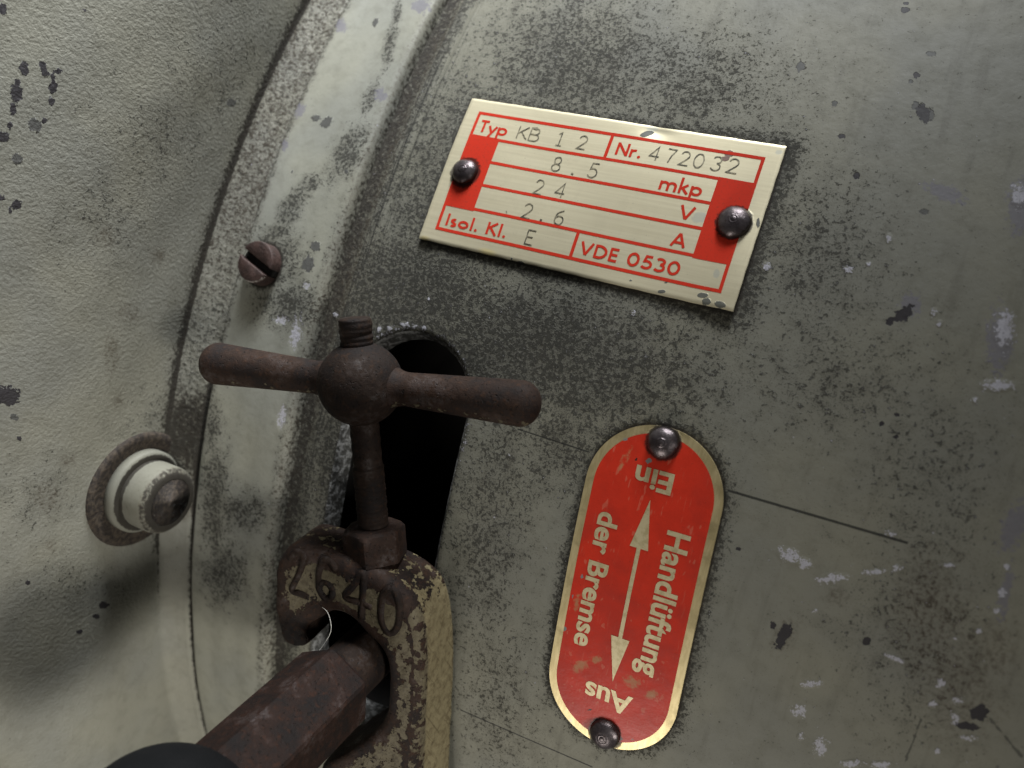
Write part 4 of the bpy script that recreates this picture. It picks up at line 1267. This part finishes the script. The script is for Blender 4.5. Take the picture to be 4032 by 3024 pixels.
# threaded stud
sp_ = []
for y in np.arange(-33.0, 11.0, 0.18):
    r = 2.55
    if y > 5.5:
        r = 2.85 - 0.17 * (0.5 + 0.5 * math.sin(y * 2 * math.pi / 1.05)) ** 1.5 * (0.7 + 0.3 * math.sin(y * 1.7))
    elif y < -15.0:
        r = 2.78 - 0.12 * (0.5 + 0.5 * math.sin(y * 2 * math.pi / 0.8)) * smoothstep(-15, -18, y)
    sp_.append((float(r), float(y)))
sp_ += [(2.75, 11.1), (2.5, 11.35), (1.2, 11.45), (0.05, 11.45)]
stud = lathe('threaded_stud', sp_, frame_at((0, 0, 0), (0, 1, 0)), M_rust, None, 36, shape=lambda a, i: 1 + 0.02 * np.sin(a - i * 0.5))
under(stud, lever)

# ------------------------------------------------------------------ tee handle screwed onto the stud
tee = empty('tee_handle', 'dark rusty ball handle with two round arms screwed onto the stud', 'handle', lw_((0, 0, 0)) * MM)
bp = []
for t in np.linspace(-0.93, 0.94, 34):
    a = t * math.pi / 2
    r = 7.35 * math.cos(a)
    bp.append((max(r, 2.2), 7.35 * math.sin(a)))
ball = lathe('hub_ball', bp, frame_at((0, 0, 0), (0, 1, 0)), M_rust, None, 56,
             shape=lambda a, i: 1 + 0.006 * np.sin(2 * a + i * 0.2) + 0.004 * np.sin(5 * a - i * 0.3))
under(ball, tee)
for sgn, tip in ((-1, np.array([-28.6, 2.95, -0.4])), (1, np.array([28.6, -2.8, -0.4]))):
    L = float(np.linalg.norm(tip))
    ap = [(3.9, 5.2), (3.5, 6.6), (3.15, 7.4), (2.98, 8.2)]
    for t in np.linspace(0.02, 1, 26):
        ap.append((2.9 + 0.9 * t ** 0.9, 8.2 + (L - 8.2) * t))
    for t in np.linspace(0.1, 0.99, 10):
        a = t * math.pi / 2
        ap.append((3.8 * math.cos(a), L + 3.3 * math.sin(a)))
    arm = lathe('handle_arm', ap, frame_at((0, 0, 0), tip), M_rust_paint, None, 44,
                dict(paint=lambda i, r, z: 0.30 + 0.10 * smoothstep(10, 18, z)),
                shape=lambda a, i: 1 + 0.012 * np.sin(2 * a + i * 0.15))
    me = arm.data
    # paint only survives along the underside
    co = np.zeros(len(me.vertices) * 3)
    me.vertices.foreach_get('co', co)
    loc = (co.reshape(-1, 3) / MM - LO) @ LM.T
    ax_ = np.outer(loc @ (tip / L), tip / L)
    rad = loc - ax_
    rad /= np.maximum(np.linalg.norm(rad, axis=1)[:, None], 1e-6)
    und = rad @ np.array([0, -0.75, 0.66])
    me.attributes['paint'].data.foreach_set('value', (0.44 * smoothstep(0.80, 1.0, und) - 0.12).astype(np.float32))
    under(arm, tee)

# ------------------------------------------------------------------ operating rod through the hook
ROD_A = np.array([-68.8288, -207.8566, -62.6798])      # sleeve end next to the hook
ROD_K = np.array([-69.56, -242.66, -77.70])            # ball knob centre
rod = empty('operating_rod', 'thick brown rod through the hook ending in a black ball knob', 'rod', ROD_A * MM)
rz = ROD_K - ROD_A
RL = float(np.linalg.norm(rz))
rz /= RL
rx = np.cross(rz, np.array([1.0, 0, 0.25]))
rx /= np.linalg.norm(rx)
ry = np.cross(rz, rx)
rf = (ROD_A, rx, ry, rz)


def flats(a, i):
    """round bar with worn flats"""
    b = (a + ROT) % (math.pi / 3) - math.pi / 6
    return np.minimum(1.0, 0.885 / np.cos(b)) + 0.004 * np.sin(3 * a)


ROT = math.radians(12)
slv = [(2.0, 0.4), (7.0, 0.3), (7.7, 0.5), (8.0, 1.0)] + [(8.0, z) for z in np.linspace(2.0, RL - 6, 30)]
sleeve = lathe('sleeve', slv, rf, M_rod, None, 72, shape=flats)
sharp(sleeve, 22)
under(sleeve, rod)
under(lathe('inner_shaft', [(5.4, -30.0), (5.4, 0.2), (5.3, 0.6)], rf, M_rust, None, 36), rod)
kp = [(5.0, RL - 12.5)]
for t in np.linspace(-0.72, 0.99, 30):
    a = t * math.pi / 2
    kp.append((13.6 * math.cos(a), RL + 13.6 * math.sin(a)))
under(lathe('ball_knob', kp, rf, M_black, None, 64), rod)


# ------------------------------------------------------------------ stray fibre caught on the hook
def tube(name, pts, r, mat, parent=None, seg=6):
    p = catmull(np.array(pts, float), 6)
    t = np.gradient(p, axis=0)
    t /= np.linalg.norm(t, axis=1)[:, None]
    vs = []
    for i in range(len(p)):
        ref = np.array([0.0, 1.0, 0.2])
        a = np.cross(t[i], ref)
        a /= np.linalg.norm(a)
        b = np.cross(t[i], a)
        for k_ in range(seg):
            an = 2 * math.pi * k_ / seg
            vs.append(p[i] + r * (a * math.cos(an) + b * math.sin(an)))
    ff = [tuple(f) for f in grid_faces(len(p), seg, True)] + [tuple(range(seg))[::-1], tuple(range((len(p) - 1) * seg, len(p) * seg))]
    return mesh_obj(name, np.array(vs) * MM, ff, mat, parent, True)


fib = [lw_(p) for p in ((-8.2, -39.6, 6.5), (-7.0, -40.2, 6.9), (-6.2, -41.6, 7.4), (-6.0, -43.4, 8.0), (-7.2, -45.6, 8.6), (-8.6, -47.4, 9.2))]
lint = tube('lint_thread', fib, 0.055, M_lint)
tag(lint, 'thin pale curved fibre hanging from the hook above the rod', 'thread')
